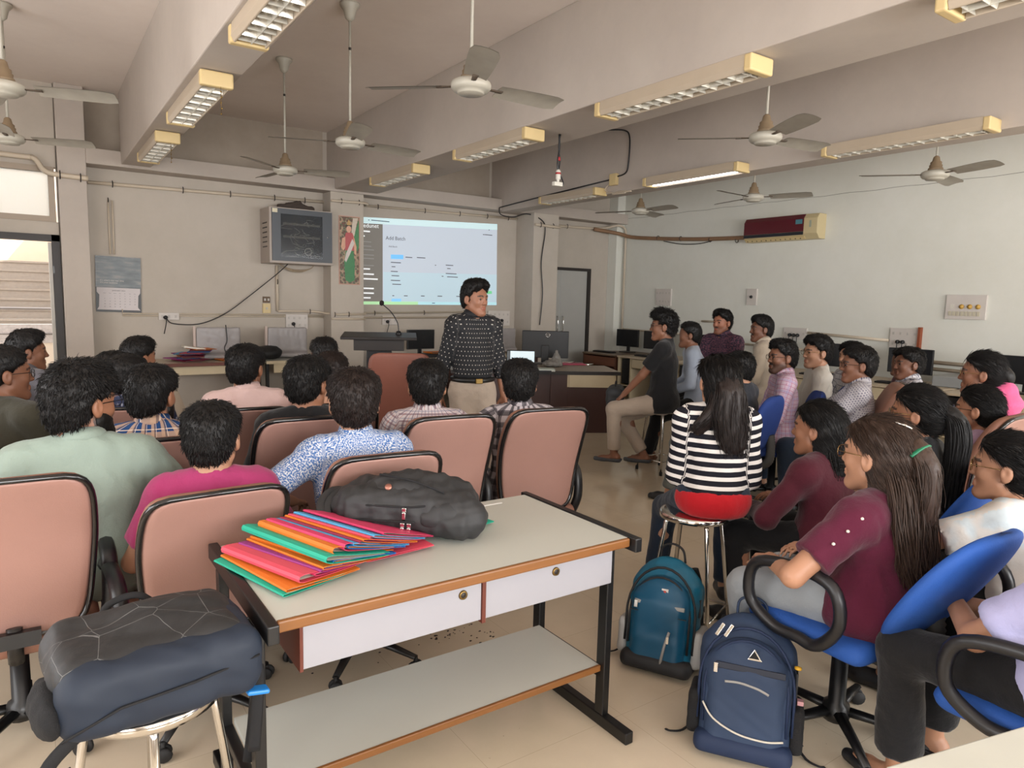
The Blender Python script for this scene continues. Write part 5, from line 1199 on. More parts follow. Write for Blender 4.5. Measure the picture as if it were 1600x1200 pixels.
    body = np_mesh('body', V, F, M_skin, o, {'Col': ('FLOAT_COLOR', C)})
    if vis_face:
        for sx in (-1, 1):
            e = new_obj('eye', EYE_ME, body); e.matrix_local = M4(Mh @ rot(look), H+Mh @ (np.array([sx*.032, .0765, .0055])*hs), hs)
    if spec: glasses(o, Mh, H, hs, spec[0], spec[1])
    # ------ clothes
    g = .012
    if trous:
        ax = [axis(lo[e], hi[e] if e < 2 else P0[2]+.16, bc) for e in range(3)]; ft = Field(*ax)
        ft.ell(P0, (.158*s*wd+g, .118*s+g, .112*s+g), Mt, .05); ft.ell(P0+up*.06, (.145*s*wd+g, .112*s+g, .08+g), Mt, .05)
        if not standing: ft.half(P0+up*.03, up, .01)
        for i, (hp, K_, A_) in enumerate(LG):
            c = trous[1] if len(trous) > 1 else .93; E_ = K_+(A_-K_)*c; dd = (A_-K_)/np.linalg.norm(A_-K_)
            ft.cap(hp, K_, .084*s+g, .060*s+g*.8, .05); capcut(ft, K_, E_+dd*.05, .058*s+g*.8, .046*s+g+flare, E_, dd, .03)
        Vt, Ft = ft.mesh(); Vt = relax(Vt, Ft, 1); Vt += normals(Vt, Ft)*(wob(Vt, 20, seed)*.0035+.001)[:, None]; np_mesh('trousers', Vt, Ft, trous[0], o, {'puv': ('FLOAT_VECTOR', Vt)})
    if shirt:
        g = .014; ax = [axis(lo[e], hi[e] if e < 2 else N[2]+.05, bc) for e in range(3)]; fs = Field(*ax); torso(fs, g, .05, hem >= 0, wz=1.04)
        if hem > 0: fs.ell(P0+np.array([0, 0.01, -hem*.3]), (.170*s*wd+g+hem*.5, .130*s+g+hem*.6, .115*s+g+hem*.5), Mt, .05); fs.half(P0+np.array([0, 0, -.095*s-hem*.2]), (0, -.1, -1), .01)
        for (S_, El, Wr, hd, hn, cu) in AR:
            if sleeve == 'short': Tt = S_+(El-S_)*.72; dd = (El-S_)/np.linalg.norm(El-S_); capcut(fs, S_, Tt+dd*.05, .055*s+g, .058*s+g*.9, Tt, dd, .035)
            elif sleeve == 'half': Tt = El+(Wr-El)*.1; dd = (Wr-El)/np.linalg.norm(Wr-El); fs.cap(S_, El, .053*s+g, .045*s+g, .035); capcut(fs, El, Tt+dd*.05, .044*s+g, .044*s+g, Tt, dd, .02)
            else:
                Tt = El+(Wr-El)*.96; dd = (Wr-El)/np.linalg.norm(Wr-El); fs.cap(S_, El, .052*s+g, .042*s+g, .035); capcut(fs, El, Tt+dd*.05, .042*s+g, .032*s+g*.7, Tt, dd, .02)
        if standing and belt is not None: fs.half((0, 0, belt), (0, 0, -1), .004)
        # neck opening
        fs.ell(N+np.array([0, .012, .062]), (.066*s, .064*s, .055), None, .01, 's')
        Vs, Fs_ = fs.mesh(); Vs = relax(Vs, Fs_, 2)
        segs = [(P0, SH, .13)]+[(A[0], A[1], .05) for A in AR]+[(A[1], A[2], .04) for A in AR]; D = []; UV = []
        for i, (a_, b_, rr) in enumerate(segs):
            v = b_-a_; L = np.linalg.norm(v); v = v/L; rel = Vs-a_; t = rel @ v; tc = np.clip(t, 0, L); D.append(np.linalg.norm(rel-tc[:, None]*v, axis=1)-rr)
            if i == 0: uu = np.arctan2(Vs[:, 0]-a_[0], -(Vs[:, 1]-(a_+tc[:, None]*v)[:, 1]))*.17*s; UV.append(np.stack([uu, t+1, 0*t], 1))
            else:
                e1 = np.cross(v, [0.3, 1, .1]); e1 /= np.linalg.norm(e1); e2 = np.cross(v, e1); UV.append(np.stack([np.arctan2(rel @ e2, rel @ e1)*.058*s, 1.4-t-(i > 2)*ua, 0*t], 1))
        k = np.argmin(D, 0); U = np.choose(k[:, None], UV)
        Nn = normals(Vs, Fs_); f1 = wob(Vs, 13, seed+50, (1, 1, .8)); f2 = wob(Vs, 30, seed+80, (1, 1, .7)); Vs = Vs+Nn*((np.abs(f1)*.008-.004)+f2*.0018)[:, None]
        shm = np_mesh('shirt', Vs, Fs_, shirt, o, {'puv': ('FLOAT_VECTOR', U)})
        if collar:
            b = MB(); sc = s
            b.lathe([(.060*sc, -.022), (.060*sc, .026), (.064*sc, .030), (.074*sc, .004), (.078*sc, -.012), (.070*sc, -.022)], 24); c_ = b.build('collar', shirt, o)
            pv = c_.data.attributes.new('puv', 'FLOAT_VECTOR', 'POINT'); co = np.empty(len(c_.data.vertices)*3, np.float32); c_.data.vertices.foreach_get('co', co); pv.data.foreach_set('vector', co)
            c_.matrix_local = M4(rot(0, lean+10), N+np.array([0, .010, .030]))
    if shoes == 'd': shoes = (M_shoe, 'shoe')
    if shoes is not None:
        for i, (hp, K_, A_) in enumerate(LG):
            f2 = Field(*[axis(A_[e]-.14, A_[e]+(.26 if e == 1 else .14), .009) for e in range(3)])
            f2.cap(A_+np.array([0, -.035, -.045]), A_+np.array([0, .10*s, -.055]), .044*s, .040*s, .02); f2.cap(A_+np.array([0, .10*s, -.058]), A_+np.array([0, .165*s, -.062]), .038*s, .026*s, .02); f2.half((0, 0, A_[2]-.082), (0, 0, -1), .004)
            f2.half((0, 0, A_[2]+(.01 if shoes[1] == 'shoe' else -.045)), (0, 0, 1), .004)
            if shoes[1] == 'flat': f2.ell(A_+np.array([0, .045, -.03]), (.034, .075, .03), None, .006, 's')
            V2, F2 = f2.mesh(); np_mesh('shoe', V2, F2, shoes[0], o)
    # ------ hair, built in the head frame
    hm = hm or H_blk; zl = -.14 if hair == 'short' else -.18
    fh2 = max(fh, .0055); fr = Field(axis(-.13, .13, fh2), axis(-.15, .13, fh2), axis(zl, .17, fh2))
    tt = ht; fr.ell((0, -.014, .036), (.075, .092, .086), None, 0, 'u', tt); fr.ell((0, .03, .035), (.062, .058, .056), None, .02, 'u', tt*.9); fr.ell((0, -.05, -.02), (.062, .050, .062), None, .03, 'u', tt*.6)
    for sx in (-1, 1): fr.ell((sx*.03, 0, .07), (.045, .07, .04), None, .03, 'u', tt)
    if quiff: fr.ell((0, .055, .105), (.058, .035, .026), None, .03, 'u', quiff); fr.ell((0, 0, .115), (.06, .06, .022), None, .04, 'u', quiff)
    X, Y, Z = fr.ax[0][:, None, None], fr.ax[1][None, :, None], fr.ax[2][None, None, :]
    D = fr.D
    if hair == 'short':
        gf = Y-(.020+1.0*np.maximum(Z-.025, 0)+.012*np.sin(X*90+seed)*(Z > .05)); gl = (-.024+.58*np.minimum(Y, .02))-Z+0*X
        if hm is H_brn: pass
    elif hair == 'bob': gf = Y-(.016+1.1*np.maximum(Z-.03, 0)-.02*(1-np.exp(-(X/.015)**2))*0); gl = (-.13+.3*Y)-Z+0*X; fr.cap((0, -.05, -.02), (0, -.06, -.12), .075, .066, .03)
    else:
        gf = Y-(.010+1.15*np.maximum(Z-.03, 0)-.012*np.exp(-(X/.012)**2)); gl = (-.055+.75*np.minimum(Y, .0))-Z+0*X
        if hair in ('half', 'long'): fr.cap((0, -.05, .0), (0, -.065, -.13), .078, .075, .03); gl = -1+0*Z+0*X+0*Y
    D = fr.D; kk = .012
    for gq in (gf, gl): h = np.maximum(kk-np.abs(D-gq), 0); D = np.maximum(D, gq)+h*h/(4*kk)
    fr.D = D.astype(np.float32)
    if hair in ('short', 'pony', 'bun'):
        for sx in (-1, 1): fr.ell((sx*.094, -.002, -.010), (.030, .030, .042), None, .006, 's')
    elif hair in ('half', 'long', 'bob'):
        for sx in (-1, 1): fr.ell((sx*.095, .012, -.012), (.024, .030, .036), None, .006, 's')
    Vh, Fh = fr.mesh(); Nn = normals(Vh, Fh)
    if hair == 'short': dsp = wob(Vh, 95, seed+7, (1, .4, .7))*tous*.45+wob(Vh, 230, seed+9, (1, .3, .6))*.0012+wob(Vh, 34, seed+3)*tous*.6
    else: dsp = wob(Vh, 150, seed+7, (1, .25, .25))*.0012+wob(Vh, 30, seed)*.0015
    Vh = Vh+Nn*dsp[:, None]; Vb = Vh*hs @ Mh.T+H; hob = np_mesh('hair', Vb, Fh, hm, o)
    nf = 3400 if fh <= .0056 else 1500
    Nn = normals(Vh, Fh)
    if hair == 'short': fuzz(Vh, Fh, Nn, nf, .011+tous*1.6, .30+tous*28, hm, o, Mh, H, hs, seed, jit=.12+tous*24, r=.0013)
    else: fuzz(Vh, Fh, Nn, nf, .05, .06, hm, o, Mh, H, hs, seed, tie=(0, -.13, -.02 if hair in ('pony', 'bun') else -.12), jit=.06, r=.0013)
    if beard and beard > .75:
        fb = Field(*[axis(a_, b_, .005) for a_, b_ in ((-.1, .1), (-.03, .13), (-.15, .03))])
        fb.ell((0, .034, -.035), (.059, .056, .072), None, .0, 'u', .0045); fb.ell((0, .070, -.098), (.028, .024, .018), None, .03, 'u', .006)
        for sx in (-1, 1): fb.cap((sx*.046, .012, -.055), (sx*.018, .068, -.098), .021, .015, .03, 'u', .006)
        X, Y, Z = fb.ax[0][:, None, None], fb.ax[1][None, :, None], fb.ax[2][None, None, :]
        gq = np.maximum(Z+.020+.55*np.maximum(Y-.02, 0)+0*X, -(Y+.005)+0*X+0*Z); fb.D = np.maximum(fb.D, gq).astype(np.float32); fb.ell((0, .10, -.062), (.024, .03, .014), None, .004, 's')
        V3, F3 = fb.mesh(); V3 += normals(V3, F3)*(wob(V3, 220, 4)*.0014)[:, None]; np_mesh('beard', V3*hs @ Mh.T+H, F3, H_blk, o)
    o['_H'] = 0; del o['_H']
    return o, dict(H=H, Mh=Mh, N=N, SH=SH, P0=P0, hs=hs, AR=AR, LG=LG, Ch=Ch)
def hp(J, x, y, z): return J['H']+J['Mh'] @ (np.array([x, y, z])*J['hs'])
# clothes
C_sage = cloth('sage_green_cotton', '8b9a8f'); C_mag = cloth('magenta_cotton', '9a3260'); C_pink = cloth('pale_pink_cotton', 'c9ada8'); C_blk = cloth('black_cotton', '151517'); C_white = cloth('white_cotton', 'c0bab0')
C_cream = cloth('cream_cotton', 'b8aa98'); C_gry = cloth('slate_grey_cotton', '5c5a60'); C_ol = cloth('olive_jacket', '3c3a2f'); C_peach = cloth('peach_cotton', 'bf947c'); C_khaki = cloth('beige_trousers', 'a8998a'); C_jean = cloth('dark_jeans', '1e2a3a'); C_lj = cloth('light_grey_jeans', '8d9296'); C_mar = cloth('maroon_cotton', '50122b'); C_marsw = cloth('dark_maroon_wool', '46101f'); C_lil = cloth('lilac_cotton', 'a9a8cd'); C_lav = cloth('lavender_cotton', 'a58aa6'); C_hood = cloth('pink_fleece', 'd05a86'); C_dgr = cloth('dark_grey_cotton', '2b2e35'); C_gj = cloth('grey_trousers', '5e605c')
C_plaid = pattern('blue_tan_plaid', '1d3e6c', [('u', .075, .030, .1, 'b99a80', .75), ('v', .075, .028, .2, 'b99a80', .75), ('u', .075, .004, .62, 'd8c7b4', .8), ('v', .075, .004, .7, 'd8c7b4', .8), ('u', .075, .010, .8, '12233f', .6)])
C_chk = pattern('pale_check', 'b9b2b3', [('u', .034, .008, .1, '6e5560', .7), ('v', .034, .008, .1, '6e5560', .7), ('u', .034, .003, .6, 'a8583f', .6), ('v', .034, .003, .6, '4a5878', .6)])
C_bw = pattern('black_white_plaid', 'b4adb1', [('u', .062, .024, .1, '17141c', .75), ('v', .062, .024, .1, '17141c', .75), ('u', .062, .003, .7, '2a2530', .9), ('v', .062, .003, .7, '2a2530', .9), ('u', .062, .003, .85, '2a2530', .9)])
C_pchk = pattern('pink_check', 'b9a3b0', [('u', .030, .004, .1, '9c5070', .7), ('v', .030, .004, .1, '9c5070', .7), ('u', .09, .016, .3, '8a86b0', .35), ('v', .09, .016, .3, '8a86b0', .35)])
C_wpl = pattern('white_navy_windowpane', 'bdbcc0', [('u', .05, .005, .1, '20284a', .85), ('v', .05, .005, .1, '20284a', .85), ('u', .05, .004, .3, '20284a', .5)])
C_dot = dotted('white_dotted', 'b3b0b4', '55506a', .017, .0042, stagger=True)
C_navd = dotted('navy_print', '1f2a4a', '8d90a0', .04, .009)
C_tea = dotted('black_white_motif', '0d0e13', 'a9a39a', .033, .0042)
C_str = pattern('striped_knit', '11111a', [('v', .042, .018, .1, 'd2cdc8', 1.0)])
C_flo = fleck('blue_white_print', 'c2c6cc', '3a629a', 150, .485)
C_pur = fleck('purple_stripe_print', '2b2133', '6a3f50', 60, .52); 
C_bwt = pattern('black_white_tartan', '1a1a1c', [('u', .03, .006, .1, 'b5b0aa', .9), ('v', .03, .006, .1, 'b5b0aa', .9)])
C_flw = fleck('white_blue_floral', 'a9b4b8', '2f5a78', 45, .54)
S1, S2, S3, S4 = '94664d', '7d543f', 'a87c62', '6b4634'
M_shoe = mat('black_shoe', '17181b', .5)
LS = 'students on chairs in the left half'
# ---- left half, seen from behind
person('bearded man in sage green shirt with glasses and wavy hair, front left, head turned right', (.14, 3.0, 1.305), .44, -6, -56, hs=1.12, s=1.08, wd=1.12, ht=.020, tous=.006, quiff=.004, shirt=C_sage, sleeve='short', collar=True, trous=(C_blk,), skin=S1, beard=.95, spec=(M_gl, 1), arms={'R': dict(t=(.20, .30, .66), p=(1, -.4, -.6)), 'L': dict(t=(-.2, .3, .66))}, bc=.013, group=LS)
person('boy in magenta t-shirt seen from behind, against the front table', (.53, 2.70, 1.185), .42, -8, -24, hs=1.08, ht=.012, tous=.004, shirt=C_mag, sleeve='short', trous=(C_jean,), skin=S3, bc=.013, group=LS)
o, J = person('boy in blue and white speckled shirt seen from behind, black backpack below him', (1.09, 2.72, 1.285), .44, -8, -20, hs=1.12, wd=1.08, ht=.016, tous=.003, shirt=C_flo, sleeve='half', collar=True, trous=(C_jean,), skin=S3, hm=H_dbr, arms={'L': dict(t=(-.25, .12, .72), p=(-1, -.5, -.4))}, bc=.013, group=LS)
person('boy in blue and tan plaid shirt with trimmed beard, second row left', (.42, 3.36, 1.265), .44, -10, -38, hs=1.06, s=1.02, ht=.014, tous=.003, shirt=C_plaid, collar=True, trous=(C_jean,), skin=S1, beard=.85, group=LS)
person('boy in black t-shirt with face turned right, behind the boy in blue speckled shirt', (1.10, 3.34, 1.285), .44, -15, -48, hs=1.06, s=1.02, wd=1.1, ht=.015, tous=.004, shirt=C_blk, trous=(C_jean,), skin=S1, group=LS)
person('man in pale pink shirt seen from behind before the black bag on the back table', (1.0, 4.12, 1.295), .44, -5, -38, hs=1.06, s=1.03, wd=1.08, ht=.014, tous=.003, shirt=C_pink, collar=True, trous=(C_blk,), skin=S1, beard=.5, group=LS)
person('boy in pale checked shirt seen from behind, in front of the teacher', (1.64, 3.12, 1.275), .44, -24, -28, hs=1.06, s=1.02, ht=.013, tous=.004, shirt=C_chk, collar=True, trous=(C_jean,), skin=S3, group=LS)
person('boy in black and white plaid shirt at the right end of the left block', (2.20, 3.10, 1.26), .44, -22, -33, hs=1.05, ht=.016, tous=.003, shirt=C_bw, collar=True, trous=(C_jean,), skin=S3, arms={'L': dict(t=(-.28, .12, .68), p=(-1, -.4, -.3))}, group=LS)
person('student with only black hair showing, farthest in left block near the lectern', (1.73, 4.89, 1.285), .44, -10, -12, shirt=C_dgr, trous=(C_jean,), skin=S1, fh=.007, bc=.018, vis_face=False, group=LS)
person('person in peach shirt with brown hair, half hidden behind boy in black t-shirt', (1.46, 4.0, 1.25), .44, -10, -40, hm=H_dbr, ht=.018, shirt=C_peach, trous=(C_jean,), skin=S1, fh=.007, bc=.018, group=LS)
person('boy whose round black hair shows left of the boy in navy printed shirt', (.40, 4.86, 1.21), .44, -15, -25, shirt=C_dgr, ht=.018, trous=(C_jean,), skin=S1, fh=.007, bc=.018, vis_face=False, group=LS)
person('boy in navy printed shirt with glasses and short back hair, left block', (.43, 4.36, 1.235), .44, -15, -55, hs=1.05, ht=.012, tous=.002, shirt=C_navd, collar=True, trous=(C_jean,), skin=S1, spec=(M_gold, 1), beard=.4, fh=.006, bc=.017, group=LS)
person('boy with fringe looking right under the file stack, farthest in left block', (.62, 5.55, 1.25), .44, -20, -66, hs=1.05, ht=.017, tous=.005, quiff=.002, shirt=C_cream, trous=(C_jean,), skin=S1, beard=.6, fh=.006, bc=.018, group=LS)
person('man with glasses and round cheek cut by the left edge', (-.12, 4.15, 1.305), .44, -50, -76, hs=1.08, s=1.05, wd=1.15, ht=.012, tous=.002, shirt=C_ol, trous=(C_blk,), skin=S2, spec=(M_gl, 1), fh=.006, group=LS)
person('man in slate grey shirt in profile against the bright doorway', (-.03, 5.6, 1.30), .44, -55, -82, hs=1.04, s=1.03, wd=1.1, ht=.013, tous=.004, quiff=.004, shirt=C_gry, collar=True, trous=(C_blk,), skin=S2, fh=.006, group=LS)
person('person in black and white tartan shirt at left edge, shoulder only', (-.56, 3.42, 1.27), .44, -20, -30, shirt=C_bwt, trous=(C_blk,), skin=S1, fh=.008, bc=.018, vis_face=False, group=LS)
# ---- the teacher
o, J = person('standing man in black shirt with white motifs, beige trousers and belt', (2.70, 4.40, 1.715), yaw=166, hyaw=196, lean=1, standing=True, s=1.0, hs=1.0, wd=.95, ht=.013, tous=.003, quiff=.013, shirt=C_tea, sleeve='long', collar=True, trous=(C_khaki, .97), skin='8f634d', legs={'L': (-.12, .03, .08), 'R': (.10, -.06, .08)}, arms={'L': dict(t=(-.235, .05, .86), p=(-.4, -1, 0), hd=(0, .15, -1), hn=(.9, .3, 0), c=.3), 'R': dict(t=(.235, -.04, .86), p=(.4, -1, 0), hd=(0, .1, -1), hn=(-.9, .3, 0), c=.3)}, hem=-1, belt=.985, fine=[0, 1], fh=.0045, bc=.013, shoes=(M_shoe, 'shoe'), group=None, pitch=2, look=-10)
P0 = J['P0']; b = MB(); b.tube([(.158*math.cos(a), .128*math.sin(a), .985) for a in np.linspace(0, 2*PI, 37)[:-1]], .022, 6, closed=True, flat=.9, up=(0, 0, 1)); bl = b.build('belt', mat('black_leather', '121212', .4), o); bl.scale = (.97, 1.04, 1)
b = MB(); b.bb(-.028, .028, .156, .166, .965, 1.003); b.build('buckle', M_brass, bl, bevel=.004)
# ---- right half
RS = 'students in the right half'
o, J = person('young man in black t-shirt and beige trousers on a steel stool, in profile', (4.72, 4.42, 1.52), .60, 36, 46, lean=1, hs=1.06, s=1.0, ht=.016, tous=.010, quiff=.016, shirt=C_blk, sleeve='short', hem=.03, trous=(C_khaki, .92), skin=S2, spec=(M_gl, .9), arms={'L': dict(t=(-.12, .36, .72), p=(-.6, -.6, -.6), c=.5), 'R': dict(t=(.10, .38, .72), p=(.6, -.6, -.6), c=.5)}, fine=[0], fh=.005, legs={'L': (-.16, .40, .20), 'R': (.06, .16, .17)}, shoes=(mat('grey_shoe', '3f4247', .6), 'flat'), group=RS)
person('young man in purple patterned shirt facing left with hands clasped', (6.0, 4.79, 1.535), .60, 92, 88, lean=8, hs=1.0, s=1.04, wd=1.1, ht=.013, tous=.005, quiff=.006, shirt=C_pur, sleeve='short', collar=True, trous=(C_blk,), skin='9c6750', mou=.8, beard=.35, arms={'L': dict(t=(-.05, .30, .80), p=(-1, -.4, -.5), hd=(.8, .6, -.1), c=.7), 'R': dict(t=(.05, .32, .80), p=(1, -.4, -.5), hd=(-.8, .6, 0), c=.7)}, fine=[0, 1], fh=.005, legs={'L': (-.15, .38, .2), 'R': (.15, .38, .2)}, group=RS)
person('moustached young man in cream shirt in profile beside the purple shirt', (5.81, 4.17, 1.495), .60, 38, 58, lean=3, hs=1.0, ht=.012, tous=.003, quiff=.004, shirt=C_cream, collar=True, trous=(C_blk,), skin=S4, mou=1, fh=.005, legs={'L': (-.15, .38, .2), 'R': (.15, .38, .2)}, group=RS)
person('boy in dark grey shirt with headphones of black hair, behind striped sweater girl', (4.44, 3.36, 1.24), .44, 12, 10, hs=1.03, ht=.014, shirt=C_dgr, trous=(C_gj,), skin=S3, vis_face=False, legs={'L': (-.22, .46, .085)}, group=RS)
person('bearded boy with glasses in pink checked shirt on navy chair', (4.92, 3.32, 1.32), .44, 45, 62, lean=-2, hs=1.05, s=1.0, ht=.013, tous=.004, quiff=.002, shirt=C_pchk, collar=True, trous=(C_jean,), skin=S2, beard=.72, mou=1, spec=(M_gl, .95), fh=.005, group=RS)
person('clean shaven boy with glasses in white shirt on navy chair', (5.50, 3.38, 1.345), .44, 45, 60, lean=-2, hs=1.08, ht=.020, tous=.004, quiff=.004, shirt=C_white, trous=(C_jean,), skin=S3, beard=.2, spec=(M_gold, 1), fh=.005, group=RS)
person('boy in white and navy windowpane shirt looking left, behind boy in dotted shirt', (6.12, 3.43, 1.285), .44, 60, 70, hs=1.03, ht=.018, tous=.005, shirt=C_wpl, collar=True, trous=(C_jean,), skin=S3, fh=.0055, group=RS)
person('boy with glasses and folded arms in small dotted shirt on pink chair', (5.10, 2.80, 1.305), .44, 32, 46, lean=-4, hs=1.10, s=1.03, wd=1.08, ht=.020, tous=.003, shirt=C_dot, collar=True, trous=(C_jean,), skin=S2, spec=(M_gl, .95), mou=.5, arms={'L': dict(t=(.06, .24, .78), p=(-1, .1, -.4), hd=(1, .1, 0), hn=(0, -1, 0)), 'R': dict(t=(-.06, .25, .80), p=(1, .1, -.4), hd=(-1, .1, 0), hn=(0, -1, 0))}, fh=.005, group=RS)
person('dark haired boy in white checked shirt before the monitor below the switch board', (5.82, 2.78, 1.285), .44, 40, 56, hs=1.04, ht=.017, tous=.004, shirt=C_wpl, collar=True, trous=(C_blk,), skin=S4, fh=.0055, group=RS)
person('person in maroon top mostly hidden behind boy in white checked shirt', (6.40, 3.10, 1.25), .44, 35, 40, ht=.016, shirt=C_mar, trous=(C_blk,), skin=S4, fh=.008, bc=.018, vis_face=False, group=RS)
person('student in light blue shirt and black trousers hidden behind the black t-shirt', (5.28, 4.60, 1.42), .55, 45, 45, lean=14, ht=.014, shirt=cloth('light_blue_cotton', 'a3adbd'), trous=(C_blk, .96), skin=S2, fh=.007, bc=.018, vis_face=False, legs={'L': (-.05, .50, .085), 'R': (.10, .46, .085)}, shoes=(mat('tan_sandal', '6e4a35', .6), 'flat'), group=RS)
# girls on the right
def tail(o, J, pts, wx, wy, n, m, seed, r=.0028, wave=.008, name='hair_lengths', core=True, shell=.5):
    X = J['Mh'] @ np.array([1, 0, 0]); Y = J['Mh'] @ np.array([0, 1, 0])
    ob = strands(name, pts, wx, wy, n, m, o, seed, r, wave, shell, X, Y); ob['kind'] = 'stuff'
    if core:
        P = np.array(catmull(pts, 4)); lo, hi = P.min(0)-.13, P.max(0)+.13; f = Field(*[axis(lo[e], hi[e], .010) for e in range(3)]); n_ = len(P)
        WX = np.interp(np.linspace(0, 1, n_), np.linspace(0, 1, len(wx)), wx); WY = np.interp(np.linspace(0, 1, n_), np.linspace(0, 1, len(wy)), wy)
        M = np.stack([X, Y, np.cross(X, Y)], 1)
        for i in range(n_-2): f.ell(P[i], (max(.012, WX[i]*.82), max(.012, WY[i]*.82), .035), M, .02)
        V, F = f.mesh(); V += normals(V, F)*(wob(V, 140, seed, (1, 1, .1))*.003)[:, None]; np_mesh('hair_core', V, F, m, o)
o, J = person('girl in pink hoodie with thin glasses in profile, hair tied back', (4.74, 1.83, 1.345), .44, 16, 22, lean=2, hs=1.06, s=1.0, wd=1.05, fem=.8, hair='bun', ht=.012, shirt=C_hood, trous=(C_blk,), skin=S2, spec=(M_gold, 1.1), fh=.005, group=RS)
f = Field(*[axis(a_, b_, .012) for a_, b_ in ((-.22, .22), (-.25, .16), (-.2, .2))]); f.ell((0, -.10, -.03), (.13, .095, .075)); f.cap((-.09, .0, .0), (0, -.10, .05), .045, .05, .04); f.cap((.09, .0, .0), (0, -.10, .05), .045, .05, .04); f.ell((0, .03, .08), (.07, .085, .10), None, .02, 's')
V, F = f.mesh(); V = relax(V, F, 2); V += normals(V, F)*(wob(V, 22, 5)*.004)[:, None]; np_mesh('hood', V+J['N'], F, C_hood, o)
tail(o, J, [hp(J, 0, -.09, .03), hp(J, 0, -.125, .0), hp(J, 0, -.13, -.05)], [.045, .045, .03], [.03, .035, .02], 60, H_blk, 3)
o, J = person('girl in lavender top with glasses and neat short tied black hair', (4.27, 1.65, 1.18), .44, 4, 10, lean=2, hs=1.05, s=.92, fem=.8, hair='bun', ht=.010, shirt=C_lav, trous=(C_blk,), skin=S1, spec=(M_gl, 1), fh=.005, group=RS)
tail(o, J, [hp(J, 0, -.08, -.02), hp(J, 0, -.09, -.07), hp(J, 0, -.085, -.13)], [.06, .05, .03], [.03, .03, .02], 60, H_blk, 4)
o, J = person('girl in black top with very long black ponytail and glasses', (3.47, 1.60, 1.225), .46, 6, 18, lean=1, hs=1.07, s=.95, fem=.8, hair='pony', ht=.014, shirt=C_blk, sleeve='short', trous=(C_blk,), skin=S1, spec=(M_gold, 1), fh=.005, group=RS)
tail(o, J, [hp(J, 0, -.10, .03), hp(J, .0, -.15, .0), hp(J, 0, -.17, -.09), hp(J, .0, -.165, -.22), hp(J, .0, -.16, -.38), hp(J, 0, -.15, -.50)], [.035, .055, .065, .07, .06, .03], [.035, .05, .055, .05, .04, .02], 420, H_blk, 5)
o, J = person('girl in dark maroon sweater with half tied wavy black hair and ear stud', (2.98, 1.80, 1.155), .44, 8, 14, lean=12, hs=1.03, s=.93, fem=.8, hair='half', ht=.012, shirt=C_marsw, trous=(C_blk,), skin=S1, arms={'L': dict(t=(-.08, .34, .60), p=(-1, -.3, -.5))}, fine=[0], fh=.005, group=RS)
tail(o, J, [hp(J, 0, -.07, -.02), hp(J, 0, -.085, -.10), hp(J, .0, -.10, -.18), hp(J, .0, -.10, -.27)], [.065, .085, .085, .05], [.05, .045, .04, .02], 260, H_blk, 6, wave=.014)
o, J = person('girl in black and white striped sweater with red hem on a steel stool', (2.63, 2.10, 1.355), .60, -42, -26, lean=3, hs=1.0, s=.93, wd=.92, hair='half', fem=.7, ht=.010, shirt=C_str, hem=.0, trous=(C_jean, .97), skin=S3, arms={'L': dict(t=(-.12, .26, .76), p=(-.3, -.7, -1)), 'R': dict(t=(.12, .26, .76), p=(.3, -.7, -1))}, legs={'L': (-.22, .34, .13), 'R': (.14, .34, .13)}, fh=.005, bc=.012, shoes=(M_shoe, 'shoe'), group=RS)
P0 = J['P0']; f = Field(*[axis(P0[e]-.26, P0[e]+.26, .011) for e in range(3)]); f.ell(P0+np.array([0, -.005, -.015]), (.176, .142, .125)); f.half(P0+np.array([0, 0, .02]), (0, .15, 1), .004); f.half(P0+np.array([0, 0, -.085]), (0, 0, -1), .01)
V, F = f.mesh(); V += normals(V, F)*(wob(V, 28, 7)*.003)[:, None]; np_mesh('red_hem', V, F, cloth('red_cotton', 'b0141f'), o, {'puv': ('FLOAT_VECTOR', V)})
tail(o, J, [hp(J, 0, -.085, .03), hp(J, .0, -.13, -.03), hp(J, .0, -.14, -.11), hp(J, .01, -.145, -.21), hp(J, .03, -.15, -.33)], [.05, .07, .085, .085, .06], [.035, .035, .035, .03, .02], 420, H_dbr, 8, wave=.012)
tail(o, J, [hp(J, -.03, -.08, -.02), hp(J, -.05, -.10, -.10), hp(J, -.10, -.10, -.17), hp(J, -.15, -.07, -.22)], [.04, .045, .04, .02], [.03, .03, .03, .02], 160, H_dbr, 9, wave=.012)
o, J = person('woman in maroon t-shirt with long wavy brown hair and green clip on bright blue chair', (2.40, 1.22, 1.215), .47, 5, 2, lean=3, hs=1.08, s=1.0, wd=1.12, fem=1.0, hair='half', hm=H_brn, ht=.014, shirt=C_mar, sleeve='short', hem=.05, trous=(C_lj, .9), skin=S3, arms={'L': dict(t=(-.20, .30, .66), p=(-1, -.2, -.4), c=.6), 'R': dict(t=(.14, .30, .64), p=(1, -.4, -.5))}, legs={'L': (-.12, .40, .09), 'R': (.10, .42, .09)}, fh=.0045, bc=.011, spec=(M_gold, 1), shoes=(mat('tan_flat', '3a2a24', .5), 'flat'), group=RS)
tail(o, J, [hp(J, 0, -.06, .0), hp(J, .0, -.10, -.08), hp(J, -.01, -.13, -.18), hp(J, -.01, -.15, -.30), hp(J, 0, -.16, -.40)], [.075, .105, .125, .115, .06], [.05, .055, .05, .045, .02], 700, H_brn, 10, wave=.016, r=.0034)
tail(o, J, [hp(J, .0, -.11, .05), hp(J, .0, -.15, .0), hp(J, .0, -.165, -.10), hp(J, .0, -.165, -.2)], [.035, .05, .055, .03], [.03, .04, .035, .02], 160, H_brn, 11, wave=.010)
